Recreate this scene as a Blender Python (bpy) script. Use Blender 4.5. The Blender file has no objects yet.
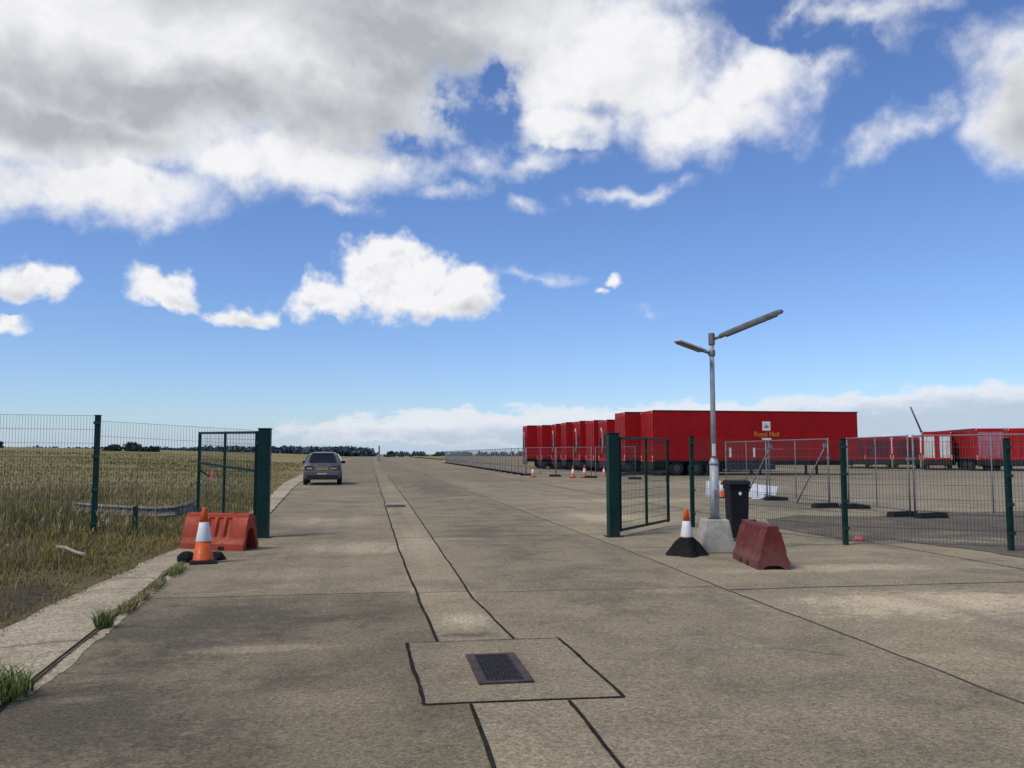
import bpy, bmesh, math, random
import numpy as np
from mathutils import Vector, Matrix, noise as mnoise

random.seed(7); rng = np.random.default_rng(7)
R = math.radians
sc = bpy.context.scene
COL = sc.collection

# ------------------------------------------------------------------ camera
F_PX, CAM_H, PITCH, YAW = 858.0, 1.5, R(4.664), R(9.237)   # road runs along +Y
cam = bpy.data.objects.new('camera', bpy.data.cameras.new('camera'))
COL.objects.link(cam)
cam.location = (0, 0, CAM_H)
cam.rotation_euler = (math.pi/2 + PITCH, 0, -YAW)
cam.data.sensor_width = 36; cam.data.lens = F_PX/1024*36
cam.data.clip_start = 0.1; cam.data.clip_end = 6000
sc.camera = cam
sc.view_settings.view_transform = 'Standard'
sc.view_settings.look = 'None'; sc.view_settings.exposure = 0; sc.view_settings.gamma = 1

def pix_dir(px, py):
    x = (px-512)/F_PX; z = -(py-384)/F_PX
    cy, sy, cp, sp = math.cos(YAW), math.sin(YAW), math.cos(PITCH), math.sin(PITCH)
    return Vector((sy*cp + x*cy - z*sy*sp, cy*cp - x*sy - z*cy*sp, sp + z*cp))
def at(px, py, Y):                       # survey helper: world point at road distance Y
    d = pix_dir(px, py); t = Y/d.y
    return Vector((d.x*t, Y, CAM_H + d.z*t))
def gnd(px, py, z=0):
    d = pix_dir(px, py); t = (z-CAM_H)/d.z
    return Vector((d.x*t, d.y*t, z))

# ------------------------------------------------------------------ node helpers
class NT:
    def __init__(s, tree): s.t = tree; s.n = tree.nodes; s.l = tree.links
    def new(s, typ, **kw):
        n = s.n.new(typ)
        for k, v in kw.items(): setattr(n, k, v)
        return n
    def put(s, sock, v):
        if v is None: return
        if isinstance(v, bpy.types.NodeSocket): s.l.new(v, sock)
        else: sock.default_value = v
    def math(s, op, a, b=None, c=None, clamp=False):
        n = s.new('ShaderNodeMath', operation=op, use_clamp=clamp)
        s.put(n.inputs[0], a); s.put(n.inputs[1], b); s.put(n.inputs[2], c)
        return n.outputs[0]
    def vmath(s, op, a, b=None, scale=None):
        n = s.new('ShaderNodeVectorMath', operation=op)
        s.put(n.inputs[0], a); s.put(n.inputs[1], b)
        if scale is not None: s.put(n.inputs[3], scale)
        return n.outputs['Value'] if op in ('LENGTH', 'DOT_PRODUCT', 'DISTANCE') else n.outputs['Vector']
    def noise(s, vec, scale, detail=3, rough=.55, dist=0, color=False):
        n = s.new('ShaderNodeTexNoise')
        s.put(n.inputs['Vector'], vec); s.put(n.inputs['Scale'], scale)
        n.inputs['Detail'].default_value = detail; n.inputs['Roughness'].default_value = rough
        n.inputs['Distortion'].default_value = dist
        return n.outputs['Color'] if color else n.outputs['Fac']
    def ramp(s, v, lo, hi, smooth=True, a=0., b=1.):
        n = s.new('ShaderNodeMapRange', interpolation_type='SMOOTHSTEP' if smooth else 'LINEAR')
        s.put(n.inputs['Value'], v); s.put(n.inputs['From Min'], lo); s.put(n.inputs['From Max'], hi)
        s.put(n.inputs['To Min'], a); s.put(n.inputs['To Max'], b)
        return n.outputs['Result']
    def mix(s, f, a, b, mode='MIX'):
        n = s.new('ShaderNodeMix', data_type='RGBA', blend_type=mode)
        s.put(n.inputs[0], f)
        for sock, v in ((n.inputs[6], a), (n.inputs[7], b)):
            if isinstance(v, tuple) and len(v) == 3: v = (*v, 1)
            s.put(sock, v)
        return n.outputs[2]
    def sep(s, v):
        n = s.new('ShaderNodeSeparateXYZ'); s.put(n.inputs[0], v); return n.outputs
    def comb(s, x, y, z):
        n = s.new('ShaderNodeCombineXYZ')
        for i, v in enumerate((x, y, z)): s.put(n.inputs[i], v)
        return n.outputs[0]

def base_mat(name):
    m = bpy.data.materials.new(name); m.use_nodes = True
    nt = NT(m.node_tree); bsdf = m.node_tree.nodes['Principled BSDF']
    return m, nt, bsdf
def mat(name, col, rough=.6, metal=0., var=.18, scale=6., bump=0., bscale=80., dirt=0., spec=.3, dirt_col=(.09, .075, .06)):
    """painted / plastic / metal surface with tone variation, grime and micro bump"""
    m, nt, b = base_mat(name)
    tc = nt.new('ShaderNodeTexCoord').outputs['Object']
    n1 = nt.noise(tc, scale, 5, .6)
    f = nt.ramp(n1, .3, .7, a=1-var, b=1+var*.7)
    c = nt.mix(1., (*col, 1), (1, 1, 1, 1), 'MIX')
    c = nt.vmath('SCALE', (*col,), scale=f)
    if dirt > 0:
        n2 = nt.noise(tc, scale*2.3, 8, .7)
        z = nt.sep(tc)[2]
        low = nt.ramp(z, 0., .5, a=.35, b=0.)
        d = nt.math('MULTIPLY', nt.ramp(nt.math('ADD', n2, low), .52, .8), dirt, clamp=True)
        c = nt.mix(d, c, dirt_col)
    nt.put(b.inputs['Base Color'], c)
    r = nt.ramp(nt.noise(tc, scale*3, 4), .3, .7, a=max(.05, rough-.12), b=min(1, rough+.12))
    nt.put(b.inputs['Roughness'], r)
    b.inputs['Metallic'].default_value = metal
    b.inputs['Specular IOR Level'].default_value = spec
    if bump > 0:
        bn = nt.new('ShaderNodeBump'); bn.inputs['Strength'].default_value = bump; bn.inputs['Distance'].default_value = .01
        nt.put(bn.inputs['Height'], nt.noise(tc, bscale, 4)); nt.put(b.inputs['Normal'], bn.outputs[0])
    return m

# ------------------------------------------------------------------ mesh helpers
class MB:
    def __init__(s): s.v = []; s.f = []; s.sm = []
    def add(s, vs, fs, smooth=False):
        o = len(s.v); s.v += [tuple(p) for p in vs]
        s.f += [tuple(i+o for i in f) for f in fs]; s.sm += [smooth]*len(fs)
        return s
    def box(s, lo, hi, M=None):
        x0, y0, z0 = lo; x1, y1, z1 = hi
        p = [Vector(q) for q in ((x0,y0,z0),(x1,y0,z0),(x1,y1,z0),(x0,y1,z0),(x0,y0,z1),(x1,y0,z1),(x1,y1,z1),(x0,y1,z1))]
        if M is not None: p = [M @ q for q in p]
        return s.add(p, [(0,3,2,1),(4,5,6,7),(0,1,5,4),(1,2,6,5),(2,3,7,6),(3,0,4,7)])
    def frustum(s, lo, hi, lo2, hi2, z0, z1):
        p = [(lo[0],lo[1],z0),(hi[0],lo[1],z0),(hi[0],hi[1],z0),(lo[0],hi[1],z0),(lo2[0],lo2[1],z1),(hi2[0],lo2[1],z1),(hi2[0],hi2[1],z1),(lo2[0],hi2[1],z1)]
        return s.add(p, [(0,3,2,1),(4,5,6,7),(0,1,5,4),(1,2,6,5),(2,3,7,6),(3,0,4,7)])
    def bar(s, a, b, w, h=None, up=(0,0,1)):
        a, b = Vector(a), Vector(b); h = h or w
        d = (b-a).normalized(); u = Vector(up)
        if abs(d.dot(u)) > .99: u = Vector((0,1,0))
        x = d.cross(u).normalized()*w/2; y = x.cross(d).normalized()*h/2
        p = [a-x-y, a+x-y, a+x+y, a-x+y, b-x-y, b+x-y, b+x+y, b-x+y]
        return s.add(p, [(0,1,2,3),(7,6,5,4),(0,4,5,1),(1,5,6,2),(2,6,7,3),(3,7,4,0)])
    def tube(s, pts, r, n=10, caps=True, smooth=True):
        pts = [Vector(p) for p in pts]; k = len(pts)
        rs = r if isinstance(r, (list, tuple)) else [r]*k
        vs = []; prev = None
        for i, p in enumerate(pts):
            d = (pts[min(i+1, k-1)] - pts[max(i-1, 0)]).normalized()
            u = Vector((0,0,1)) if abs(d.z) < .95 else Vector((0,1,0))
            if prev is not None: u = prev
            x = d.cross(u).normalized(); y = x.cross(d).normalized(); prev = y
            vs += [p + rs[i]*(math.cos(2*math.pi*j/n)*x + math.sin(2*math.pi*j/n)*y) for j in range(n)]
        fs = [(i*n+j, i*n+(j+1) % n, (i+1)*n+(j+1) % n, (i+1)*n+j) for i in range(k-1) for j in range(n)]
        s.add(vs, fs, smooth)
        if caps:
            o = len(s.v)-k*n
            s.f += [tuple(o+j for j in reversed(range(n))), tuple(o+(k-1)*n+j for j in range(n))]; s.sm += [False]*2
        return s
    def lathe(s, prof, n=28, c=(0,0,0), smooth=True):
        vs = [(c[0]+r*math.cos(2*math.pi*j/n), c[1]+r*math.sin(2*math.pi*j/n), c[2]+z) for r, z in prof for j in range(n)]
        k = len(prof)
        fs = [(i*n+j, i*n+(j+1) % n, (i+1)*n+(j+1) % n, (i+1)*n+j) for i in range(k-1) for j in range(n)]
        s.add(vs, fs, smooth)
        o = len(s.v)-k*n
        s.f += [tuple(o+j for j in reversed(range(n))), tuple(o+(k-1)*n+j for j in range(n))]; s.sm += [False]*2
        return s
    def prism(s, prof, axis, t0, t1, smooth=False):
        """prof: 2-D loop; axis 'x' -> (t, a, b); 'y' -> (a, t, b)"""
        n = len(prof)
        P = (lambda t, a, b: (t, a, b)) if axis == 'x' else (lambda t, a, b: (a, t, b))
        vs = [P(t, a, b) for t in (t0, t1) for a, b in prof]
        fs = [(j, (j+1) % n, n+(j+1) % n, n+j) for j in range(n)]
        s.add(vs, fs, smooth); o = len(s.v)-2*n
        s.f += [tuple(o+j for j in reversed(range(n))), tuple(o+n+j for j in range(n))]; s.sm += [False]*2
        return s
    def wires(s, p0, p1, zb0, zb1, zt0, zt1, dv, dh, r):
        """welded wire mesh between two upright ends (bottom and top heights at both)"""
        p0, p1 = Vector((*p0, 0)), Vector((*p1, 0)); L = (p1-p0).length; d = (p1-p0)/L
        nrm = Vector((-d.y, d.x, 0)); n = max(2, round(L/dv))
        def tri(a, b, e1, e2):
            vs = []
            for q in (a, b):
                for k in range(3):
                    an = 2*math.pi*k/3; vs.append(q + e1*r*math.cos(an) + e2*r*math.sin(an))
            s.add(vs, [(0,1,4,3),(1,2,5,4),(2,0,3,5)])
        for i in range(n+1):
            t = i/n; q = p0.lerp(p1, t)
            tri(q+Vector((0,0,zb0+(zb1-zb0)*t)), q+Vector((0,0,zt0+(zt1-zt0)*t)), d, nrm)
        m = max(2, round((zt0-zb0)/dh))
        for k in range(m+1):
            u = k/m
            a = p0+Vector((0,0,zb0+(zt0-zb0)*u)); b = p1+Vector((0,0,zb1+(zt1-zb1)*u))
            for o in (-r*1.8, r*1.8): tri(a+nrm*o, b+nrm*o, nrm, Vector((0,0,1)))
        return s
    def build(s, name, m, parent=None, bevel=0., seg=2, subsurf=0, loc=None, autosmooth=None):
        me = bpy.data.meshes.new(name)
        me.from_pydata(s.v, [], s.f)
        me.polygons.foreach_set('use_smooth', s.sm)
        bm = bmesh.new(); bm.from_mesh(me)
        bmesh.ops.recalc_face_normals(bm, faces=bm.faces)
        if bevel > 0:
            ed = [e for e in bm.edges if len(e.link_faces) == 2 and e.calc_face_angle(0) > .45]
            bmesh.ops.bevel(bm, geom=ed, offset=bevel, segments=seg, affect='EDGES', profile=.5, clamp_overlap=True)
        if autosmooth:
            for f in bm.faces: f.smooth = True
            for e in bm.edges:
                if len(e.link_faces) == 2 and e.calc_face_angle(0) > autosmooth: e.smooth = False
        bm.to_mesh(me); bm.free(); me.update()
        me.materials.append(m)
        o = bpy.data.objects.new(name, me); COL.objects.link(o)
        if parent is not None: o.parent = parent
        if loc is not None: o.location = loc
        if subsurf:
            md = o.modifiers.new('sub', 'SUBSURF'); md.levels = subsurf; md.render_levels = subsurf
        return o

def tag(o, label, cat, group=None, kind=None):
    if label: o['label'] = label
    if cat: o['category'] = cat
    if group: o['group'] = group
    if kind: o['kind'] = kind
    return o
def thing(name, label, cat, loc=(0,0,0), rz=0., group=None):
    o = bpy.data.objects.new(name, None); COL.objects.link(o)
    o.empty_display_size = .2
    o.location = loc; o.rotation_euler = (0, 0, rz)
    return tag(o, label, cat, group)
def struct(o): o['kind'] = 'structure'; return o
def dup(root, loc, rz=0., label=None, scale=1., group=None):
    r = root.copy(); COL.objects.link(r); r.location = loc; r.rotation_euler = (0, 0, rz); r.scale = (scale,)*3
    if label: r['label'] = label
    if group: r['group'] = group
    for ch in list(root.children):
        c = ch.copy(); COL.objects.link(c); c.parent = r
        for gch in list(ch.children):
            d = gch.copy(); COL.objects.link(d); d.parent = c
    return r

# ------------------------------------------------------------------ world: sky with clouds
def azel(v): return math.atan2(v.x, v.y), math.asin(v.normalized().z)
SUN = Vector((-.62, -.32, .85)).normalized()
SUN_EL = math.asin(SUN.z); SUN_AZ = math.atan2(SUN.x, SUN.y)

world = bpy.data.worlds.new('World'); sc.world = world; world.use_nodes = True
W = NT(world.node_tree); W.n.clear()
w_out = W.new('ShaderNodeOutputWorld'); bg = W.new('ShaderNodeBackground')
SKY_STR = .12
bg.inputs['Strength'].default_value = SKY_STR
W.l.new(bg.outputs[0], w_out.inputs[0])
sky = W.new('ShaderNodeTexSky', sky_type='NISHITA')
sky.sun_disc = False; sky.sun_elevation = SUN_EL; sky.sun_rotation = SUN_AZ
sky.air_density = 1.0; sky.dust_density = .25; sky.ozone_density = 1.6; sky.altitude = 0
d = W.vmath('NORMALIZE', W.new('ShaderNodeTexCoord').outputs['Generated'])
sx, sy_, sz = W.sep(d)[:3]
az = W.math('ARCTAN2', sx, sy_); el = W.math('ARCSINE', sz)
ae = W.comb(az, el, 0.)
def blobs(lst, coord):
    acc = None
    for (cx, cy, rx, ry, rot, wt) in lst:
        a0, e0 = azel(pix_dir(cx, cy))
        ra = abs(azel(pix_dir(cx+rx, cy))[0]-azel(pix_dir(cx-rx, cy))[0])/2
        re = abs(azel(pix_dir(cx, cy-ry))[1]-azel(pix_dir(cx, cy+ry))[1])/2
        mp = W.new('ShaderNodeMapping', vector_type='TEXTURE')
        W.put(mp.inputs['Vector'], coord)
        mp.inputs['Location'].default_value = (a0, e0, 0)
        mp.inputs['Rotation'].default_value = (0, 0, R(rot))
        mp.inputs['Scale'].default_value = (ra, re, 1)
        v = W.math('MULTIPLY_ADD', W.vmath('LENGTH', mp.outputs[0]), -wt, wt)
        v = W.math('MAXIMUM', v, -1.0)
        if acc is None: acc = v
        else: acc = W.math('SMOOTH_MAX', acc, v, .12)
    return acc
# warp the az/el domain so that outlines billow
wn = W.vmath('SUBTRACT', W.noise(d, 7., 3, .5, color=True), (.5, .5, .5))
wn2 = W.vmath('SUBTRACT', W.noise(d, 26., 3, .55, color=True), (.5, .5, .5))
aew = W.vmath('ADD', W.vmath('ADD', ae, W.vmath('SCALE', wn, scale=.10)), W.vmath('SCALE', wn2, scale=.035))
deck = [(40,70,330,135,0,1.3),(260,60,270,140,0,1.3),(150,-140,900,200,0,1.2),(480,10,210,95,0,1.1),(600,70,150,70,0,1.1),
        (690,120,110,50,-12,1.),(745,85,80,50,0,.9),(310,160,150,46,0,1.),(95,190,150,38,0,.95),(235,170,70,36,0,.8),(1040,70,85,90,0,1.),
        (560,125,60,30,0,.8),(650,-300,1500,330,0,.8)]  # last entry: out-of-view overhead cloud, added to soften the lighting
holes = [(492,75,40,34,20,.50),(448,100,44,30,-35,.42),(474,118,40,34,0,.42),(405,130,30,26,0,.52),(505,115,24,40,0,.35),(430,150,40,18,0,.3),(560,163,50,20,0,1.),(775,30,50,32,-20,1.3),(850,45,60,30,0,1.0)]
cum = [(396,280,62,36,0,1.2),(322,302,52,24,0,1.),(452,298,52,22,0,1.),(392,260,40,26,0,1.),(162,284,42,22,-8,1.),(188,298,30,15,-15,.9),(246,312,32,13,0,.85),
       (30,278,42,20,0,1.),(2,316,22,16,0,.9),(600,301,9,6,0,.6),(609,289,11,7,0,.7)]
wisp = [(640,197,62,11,3,.8),(530,210,22,10,0,.6),(330,207,40,14,0,.7),(480,165,50,22,0,.75),(540,165,70,16,15,.6),(870,5,120,14,0,.7),(790,16,45,16,30,.7),(900,130,70,22,25,.75),
        (825,78,46,16,25,.7),(545,287,40,7,0,.45),(655,313,12,6,20,.35),(60,215,110,16,0,.6),(440,195,60,10,0,.5)]
band = [(690,425,360,24,1.,1.),(960,415,330,36,1.5,1.),(460,427,190,20,2,.85),(1250,400,300,55,2,1.),(350,434,70,10,1,.5)]
f1 = W.noise(d, 7., 8, .58, .15); f1b = W.noise(W.vmath('ADD', d, tuple(SUN*.03)), 7., 8, .58, .15)
f2 = W.noise(d, 34., 6, .6); f2b = W.noise(W.vmath('ADD', d, tuple(Vector((-.2,0,1)).normalized()*.007)), 34., 6, .6)
lowf = W.noise(d, 3.2, 4, .55)
c1 = W.math('SUBTRACT', f1, .5); c2 = W.math('SUBTRACT', f2, .5)
Hd = W.math('MULTIPLY', W.math('MAXIMUM', blobs(holes, aew), 0.), W.ramp(W.noise(d, 24., 6, .62), .40, .60, a=.45, b=1.0))
Bd = W.math('SUBTRACT', blobs(deck, aew), W.math('MULTIPLY', W.math('MAXIMUM', Hd, 0.), 1.1))
dd = W.math('ADD', W.math('MULTIPLY_ADD', c1, 1.55, Bd), W.math('MULTIPLY', c2, W.math('MULTIPLY_ADD', W.math('MAXIMUM', Hd, 0.), 4.2, .5)))
a_deck = W.ramp(dd, -.20, .56)
Bc = W.math('SUBTRACT', blobs(cum, aew), W.math('MAXIMUM', W.math('MULTIPLY', blobs([(395,352,150,28,0,1.),(185,327,60,16,-8,1.),(250,336,40,12,0,1.),(25,303,50,7,0,.6)], aew), 1.6), 0.))
dc = W.math('ADD', W.math('MULTIPLY_ADD', c2, 1.35, Bc), W.math('MULTIPLY', c1, .5))
a_cum = W.ramp(dc, -.12, .48)
Bw = blobs(wisp, aew)
dw = W.math('ADD', W.math('MULTIPLY_ADD', c1, 1.1, Bw), W.math('MULTIPLY', c2, 1.7))
a_wisp = W.math('MULTIPLY', W.ramp(dw, -.18, 1.15), .85)
f3 = W.noise(W.vmath('MULTIPLY', d, (1., 1., 2.2)), 22., 8, .62)
c3 = W.math('SUBTRACT', f3, .5)
Bb = blobs(band, W.vmath('ADD', ae, W.vmath('SCALE', wn2, scale=.02)))
db = W.math('MULTIPLY_ADD', c3, 1.4, Bb)
a_band = W.math('MULTIPLY', W.ramp(db, .0, .35), .88)
alpha = W.math('MAXIMUM', W.math('MAXIMUM', a_deck, a_cum), W.math('MAXIMUM', a_wisp, a_band))
# light and shade in the clouds
emb = W.math('ADD', W.math('MULTIPLY', W.math('SUBTRACT', f1, f1b), 1.0), W.math('MULTIPLY', W.math('MULTIPLY', W.math('SUBTRACT', f2, f2b), 1.0), W.math('MULTIPLY_ADD', a_cum, .75, .25)))
dshade = [(170,100,300,42,0,1.),(60,125,160,36,0,1.),(390,35,150,62,-10,1.1),(330,100,120,36,0,.8),(250,-40,500,70,0,1.),(1030,95,50,50,0,.7),(560,-60,300,60,0,.8)]
cshade = [(400,324,95,18,0,1.),(470,306,50,12,0,.7),(180,304,32,9,-12,.7),(250,325,26,7,0,.7),(40,298,40,8,0,.5)]
bshade = [(700,440,640,20,0.8,1.2),(980,424,340,28,1,1.3)]
sd = W.math('MULTIPLY_ADD', W.math('SUBTRACT', lowf, .5), .9, blobs(dshade, aew))
g1 = W.math('MULTIPLY', W.ramp(W.math('ADD', sd, W.math('MULTIPLY', c1, .55)), -.45, .85), a_deck)
g2 = W.math('MULTIPLY', W.ramp(W.math('MULTIPLY_ADD', c2, .9, blobs(cshade, ae)), -.25, .9), a_cum)
g3 = W.math('MULTIPLY', W.ramp(W.math('MULTIPLY_ADD', c3, 1.6, blobs(bshade, ae)), -.3, .7), a_band)
g0 = W.math('MULTIPLY', W.math('MULTIPLY', W.ramp(W.math('MULTIPLY_ADD', c1, .6, lowf), .38, .72), a_deck), .36)
g1 = W.math('MAXIMUM', g1, g0)
grey = W.math('ADD', W.math('MAXIMUM', W.math('MULTIPLY', g1, .95), W.math('MAXIMUM', W.math('MULTIPLY', g2, .55), g3)),
              W.math('MULTIPLY', emb, -1.35), clamp=True)
white, dark = (.92, .92, .94), (.44, .465, .50)
ccol = W.mix(grey, white, dark)
ccol = W.mix(W.math('MULTIPLY', a_band, W.math('SUBTRACT', 1., W.math('MAXIMUM', a_deck, a_cum)), clamp=True), ccol,
             W.mix(g3, (.80, .82, .88), (.45, .56, .72)))
ccol = W.vmath('SCALE', ccol, scale=1./SKY_STR)
hs = W.new('ShaderNodeHueSaturation'); hs.inputs['Saturation'].default_value = 1.0; hs.inputs['Value'].default_value = 1.0
W.l.new(sky.outputs[0], hs.inputs['Color'])
skyc = W.vmath('MULTIPLY', hs.outputs[0], (.69, .845, 1.165))
haze = W.ramp(el, -.005, .05, a=.75, b=0.)       # pale blue air along the horizon
hz = W.vmath('SCALE', (.47, .58, .75), scale=1./SKY_STR)
skyc = W.mix(haze, skyc, hz)
W.put(bg.inputs['Color'], W.mix(W.math('MULTIPLY', alpha, W.ramp(el, .0, .012, a=.35, b=1.)), skyc, ccol))
world.cycles.sampling_method = 'MANUAL'; world.cycles.sample_map_resolution = 512

sun = bpy.data.objects.new('sun', bpy.data.lights.new('sun', 'SUN')); COL.objects.link(sun)
sun.data.energy = 2.6; sun.data.angle = R(16); sun.data.color = (1., .91, .76)
sun.rotation_euler = (-SUN).to_track_quat('-Z', 'Y').to_euler()
sun.location = (0, 0, 50)

# ------------------------------------------------------------------ materials
M = {}
M['green_paint'] = mat('green_paint', (.004, .030, .024), .5, var=.25, dirt=.12, spec=.2)
M['green_wire'] = mat('green_wire', (.012, .045, .036), .5)
M['galv'] = mat('galvanised_steel', (.30, .31, .32), .55, .35, .25, 9, dirt=.15)
M['galv_dull'] = mat('dull_galvanised_steel', (.20, .205, .21), .65, .15, .25, 5, dirt=.2)
M['pole'] = mat('lamp_pole_paint', (.36, .375, .38), .55, .15, .2, 4, dirt=.25)
M['lamp_dark'] = mat('weathered_grey_casing', (.15, .14, .135), .65, 0, .3, 9, dirt=.3)
M['lamp_pale'] = mat('pale_lamp_casing', (.5, .52, .54), .45, .1, .15, 5)
M['lens'] = mat('lamp_lens', (.10, .10, .10), .25)
M['block'] = mat('cast_concrete_block', (.40, .37, .31), .9, 0, .22, 5, .5, 60, .3, dirt_col=(.16,.14,.11))
M['rubber'] = mat('black_rubber', (.011, .011, .012), .8, 0, .3, 9, .3, 60, .12, spec=.15)
M['bag'] = mat('black_sandbag_cloth', (.008, .008, .009), .8, 0, .35, 12, .6, 40, .06, spec=.15)
M['orange'] = mat('orange_cone_plastic', (.72, .105, .012), .5, 0, .15, 9, dirt=.22)
M['coneref'] = mat('white_cone_sleeve', (.74, .74, .72), .45, 0, .1, 9, dirt=.18)
M['barrier_orange'] = mat('orange_red_barrier_plastic', (.37, .046, .016), .6, 0, .2, 4, .15, 40, .18)
M['barrier_maroon'] = mat('weathered_maroon_barrier_plastic', (.140, .024, .021), .65, 0, .25, 4, .15, 40, .30, dirt_col=(.17,.11,.09))
M['barrier_white'] = mat('white_barrier_plastic', (.7, .7, .7), .55, 0, .1, 4, .1, 40, .2)
M['hollow'] = mat('recess_shade', (.02, .012, .012), .9)  # near-black colour stands in for shade inside slots, sockets and recesses
M['bin'] = mat('black_bin_plastic', (.009, .010, .013), .6, 0, .2, 6, .1, 90, .08, spec=.2)
M['sticker'] = mat('white_sticker', (.7, .7, .68), .5, 0, .1)
M['red'] = mat('red_trailer_paint', (.33, .0085, .010), .55, 0, .14, .7, dirt=.10, spec=.12, dirt_col=(.16, .03, .03))
M['red_bright'] = mat('bright_red_trailer_paint', (.36, .012, .012), .5, 0, .16, .8, dirt=.15, spec=.15, dirt_col=(.14, .03, .03))
M['red_dark'] = mat('dark_red_trailer_trim', (.09, .006, .01), .5)
M['maroon'] = mat('maroon_roller_door', (.11, .012, .022), .55, 0, .2, 2)
M['pink'] = mat('faded_pink_door', (.42, .12, .15), .55, 0, .15, 2, dirt=.3)
M['white_door'] = mat('white_trailer_door', (.62, .62, .58), .5, 0, .12, 2, dirt=.25)
M['chassis'] = mat('black_chassis', (.018, .019, .022), .7, 0, .3, 3)
M['rim'] = mat('grimy_wheel_rim', (.06,.06,.06), .7, 0, .3, 5, dirt=.4)
M['amber'] = mat('amber_marker', (.75, .28, .06), .4)
M['whitemark'] = mat('white_marker', (.78, .76, .72), .4)
M['crest'] = mat('grey_crest_print', (.16, .14, .13), .5)
M['logo'] = mat('yellow_lettering', (.50, .17, .025), .5, 0, .1)
M['car'] = mat('grey_car_paint', (.15, .138, .132), .35, .5, .08, 1.5, dirt=.1)
M['glass'] = mat('dark_car_glass', (.02, .023, .026), .08)
M['carblack'] = mat('black_car_plastic', (.02, .02, .022), .6)
M['taillight'] = mat('tail_light_lens', (.085, .035, .035), .25)
M['clear'] = mat('clear_reversing_lens', (.5, .46, .44), .2)
M['plate'] = mat('yellow_number_plate', (.34, .26, .07), .45)
M['tyre'] = mat('tyre_rubber', (.018, .018, .018), .85)
M['alloy'] = mat('alloy_wheel', (.4, .4, .41), .35, .7)
M['iron'] = mat('rusty_iron', (.075, .05, .045), .7, .3, .3, 9, .4, 90)
M['iron_dark'] = mat('dark_iron_cover', (.028, .024, .027), .65, .3, .3, 12, .5, 120)
M['rail'] = mat('weathered_rail', (.20, .20, .195), .8, 0, .3, 4, dirt=.4)
M['litter'] = mat('red_litter_plastic', (.55, .13, .14), .5, 0, .3, 30)
M['whiteboard'] = mat('white_plastic_board', (.78, .79, .82), .5, 0, .1, 3, dirt=.1)
M['branch'] = mat('pale_dead_branch', (.38, .33, .24), .9, 0, .25, 20, .4)
M['bark'] = mat('dark_bark', (.05, .04, .03), .9, 0, .3, 4)
M['joint'] = mat('black_joint_sealant', (.026, .023, .020), .97, 0, .5, 9, spec=.08)
M['crack'] = mat('dirt_filled_joint', (.080, .065, .046), .95, 0, .4, 5)

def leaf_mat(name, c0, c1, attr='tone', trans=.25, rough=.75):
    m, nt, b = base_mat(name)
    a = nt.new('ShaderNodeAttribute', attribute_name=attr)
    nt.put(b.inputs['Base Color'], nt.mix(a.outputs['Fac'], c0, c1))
    b.inputs['Roughness'].default_value = rough
    b.inputs['Specular IOR Level'].default_value = .25
    return m
M['leaf_hazed'] = leaf_mat('hazed_distant_foliage', (.050, .078, .105), (.078, .110, .135))  # blue aerial haze mixed into the foliage colour
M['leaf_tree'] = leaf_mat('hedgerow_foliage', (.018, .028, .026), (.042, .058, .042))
M['tuft'] = leaf_mat('green_tuft_blades', (.05, .085, .02), (.15, .19, .06))

def grass_mat():
    m, nt, b = base_mat('meadow_grass_blades')
    a = nt.new('ShaderNodeAttribute', attribute_name='gcol')
    nt.put(b.inputs['Base Color'], a.outputs['Color'])
    b.inputs['Roughness'].default_value = .8; b.inputs['Specular IOR Level'].default_value = .15
    return m
M['grass'] = grass_mat()

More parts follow.
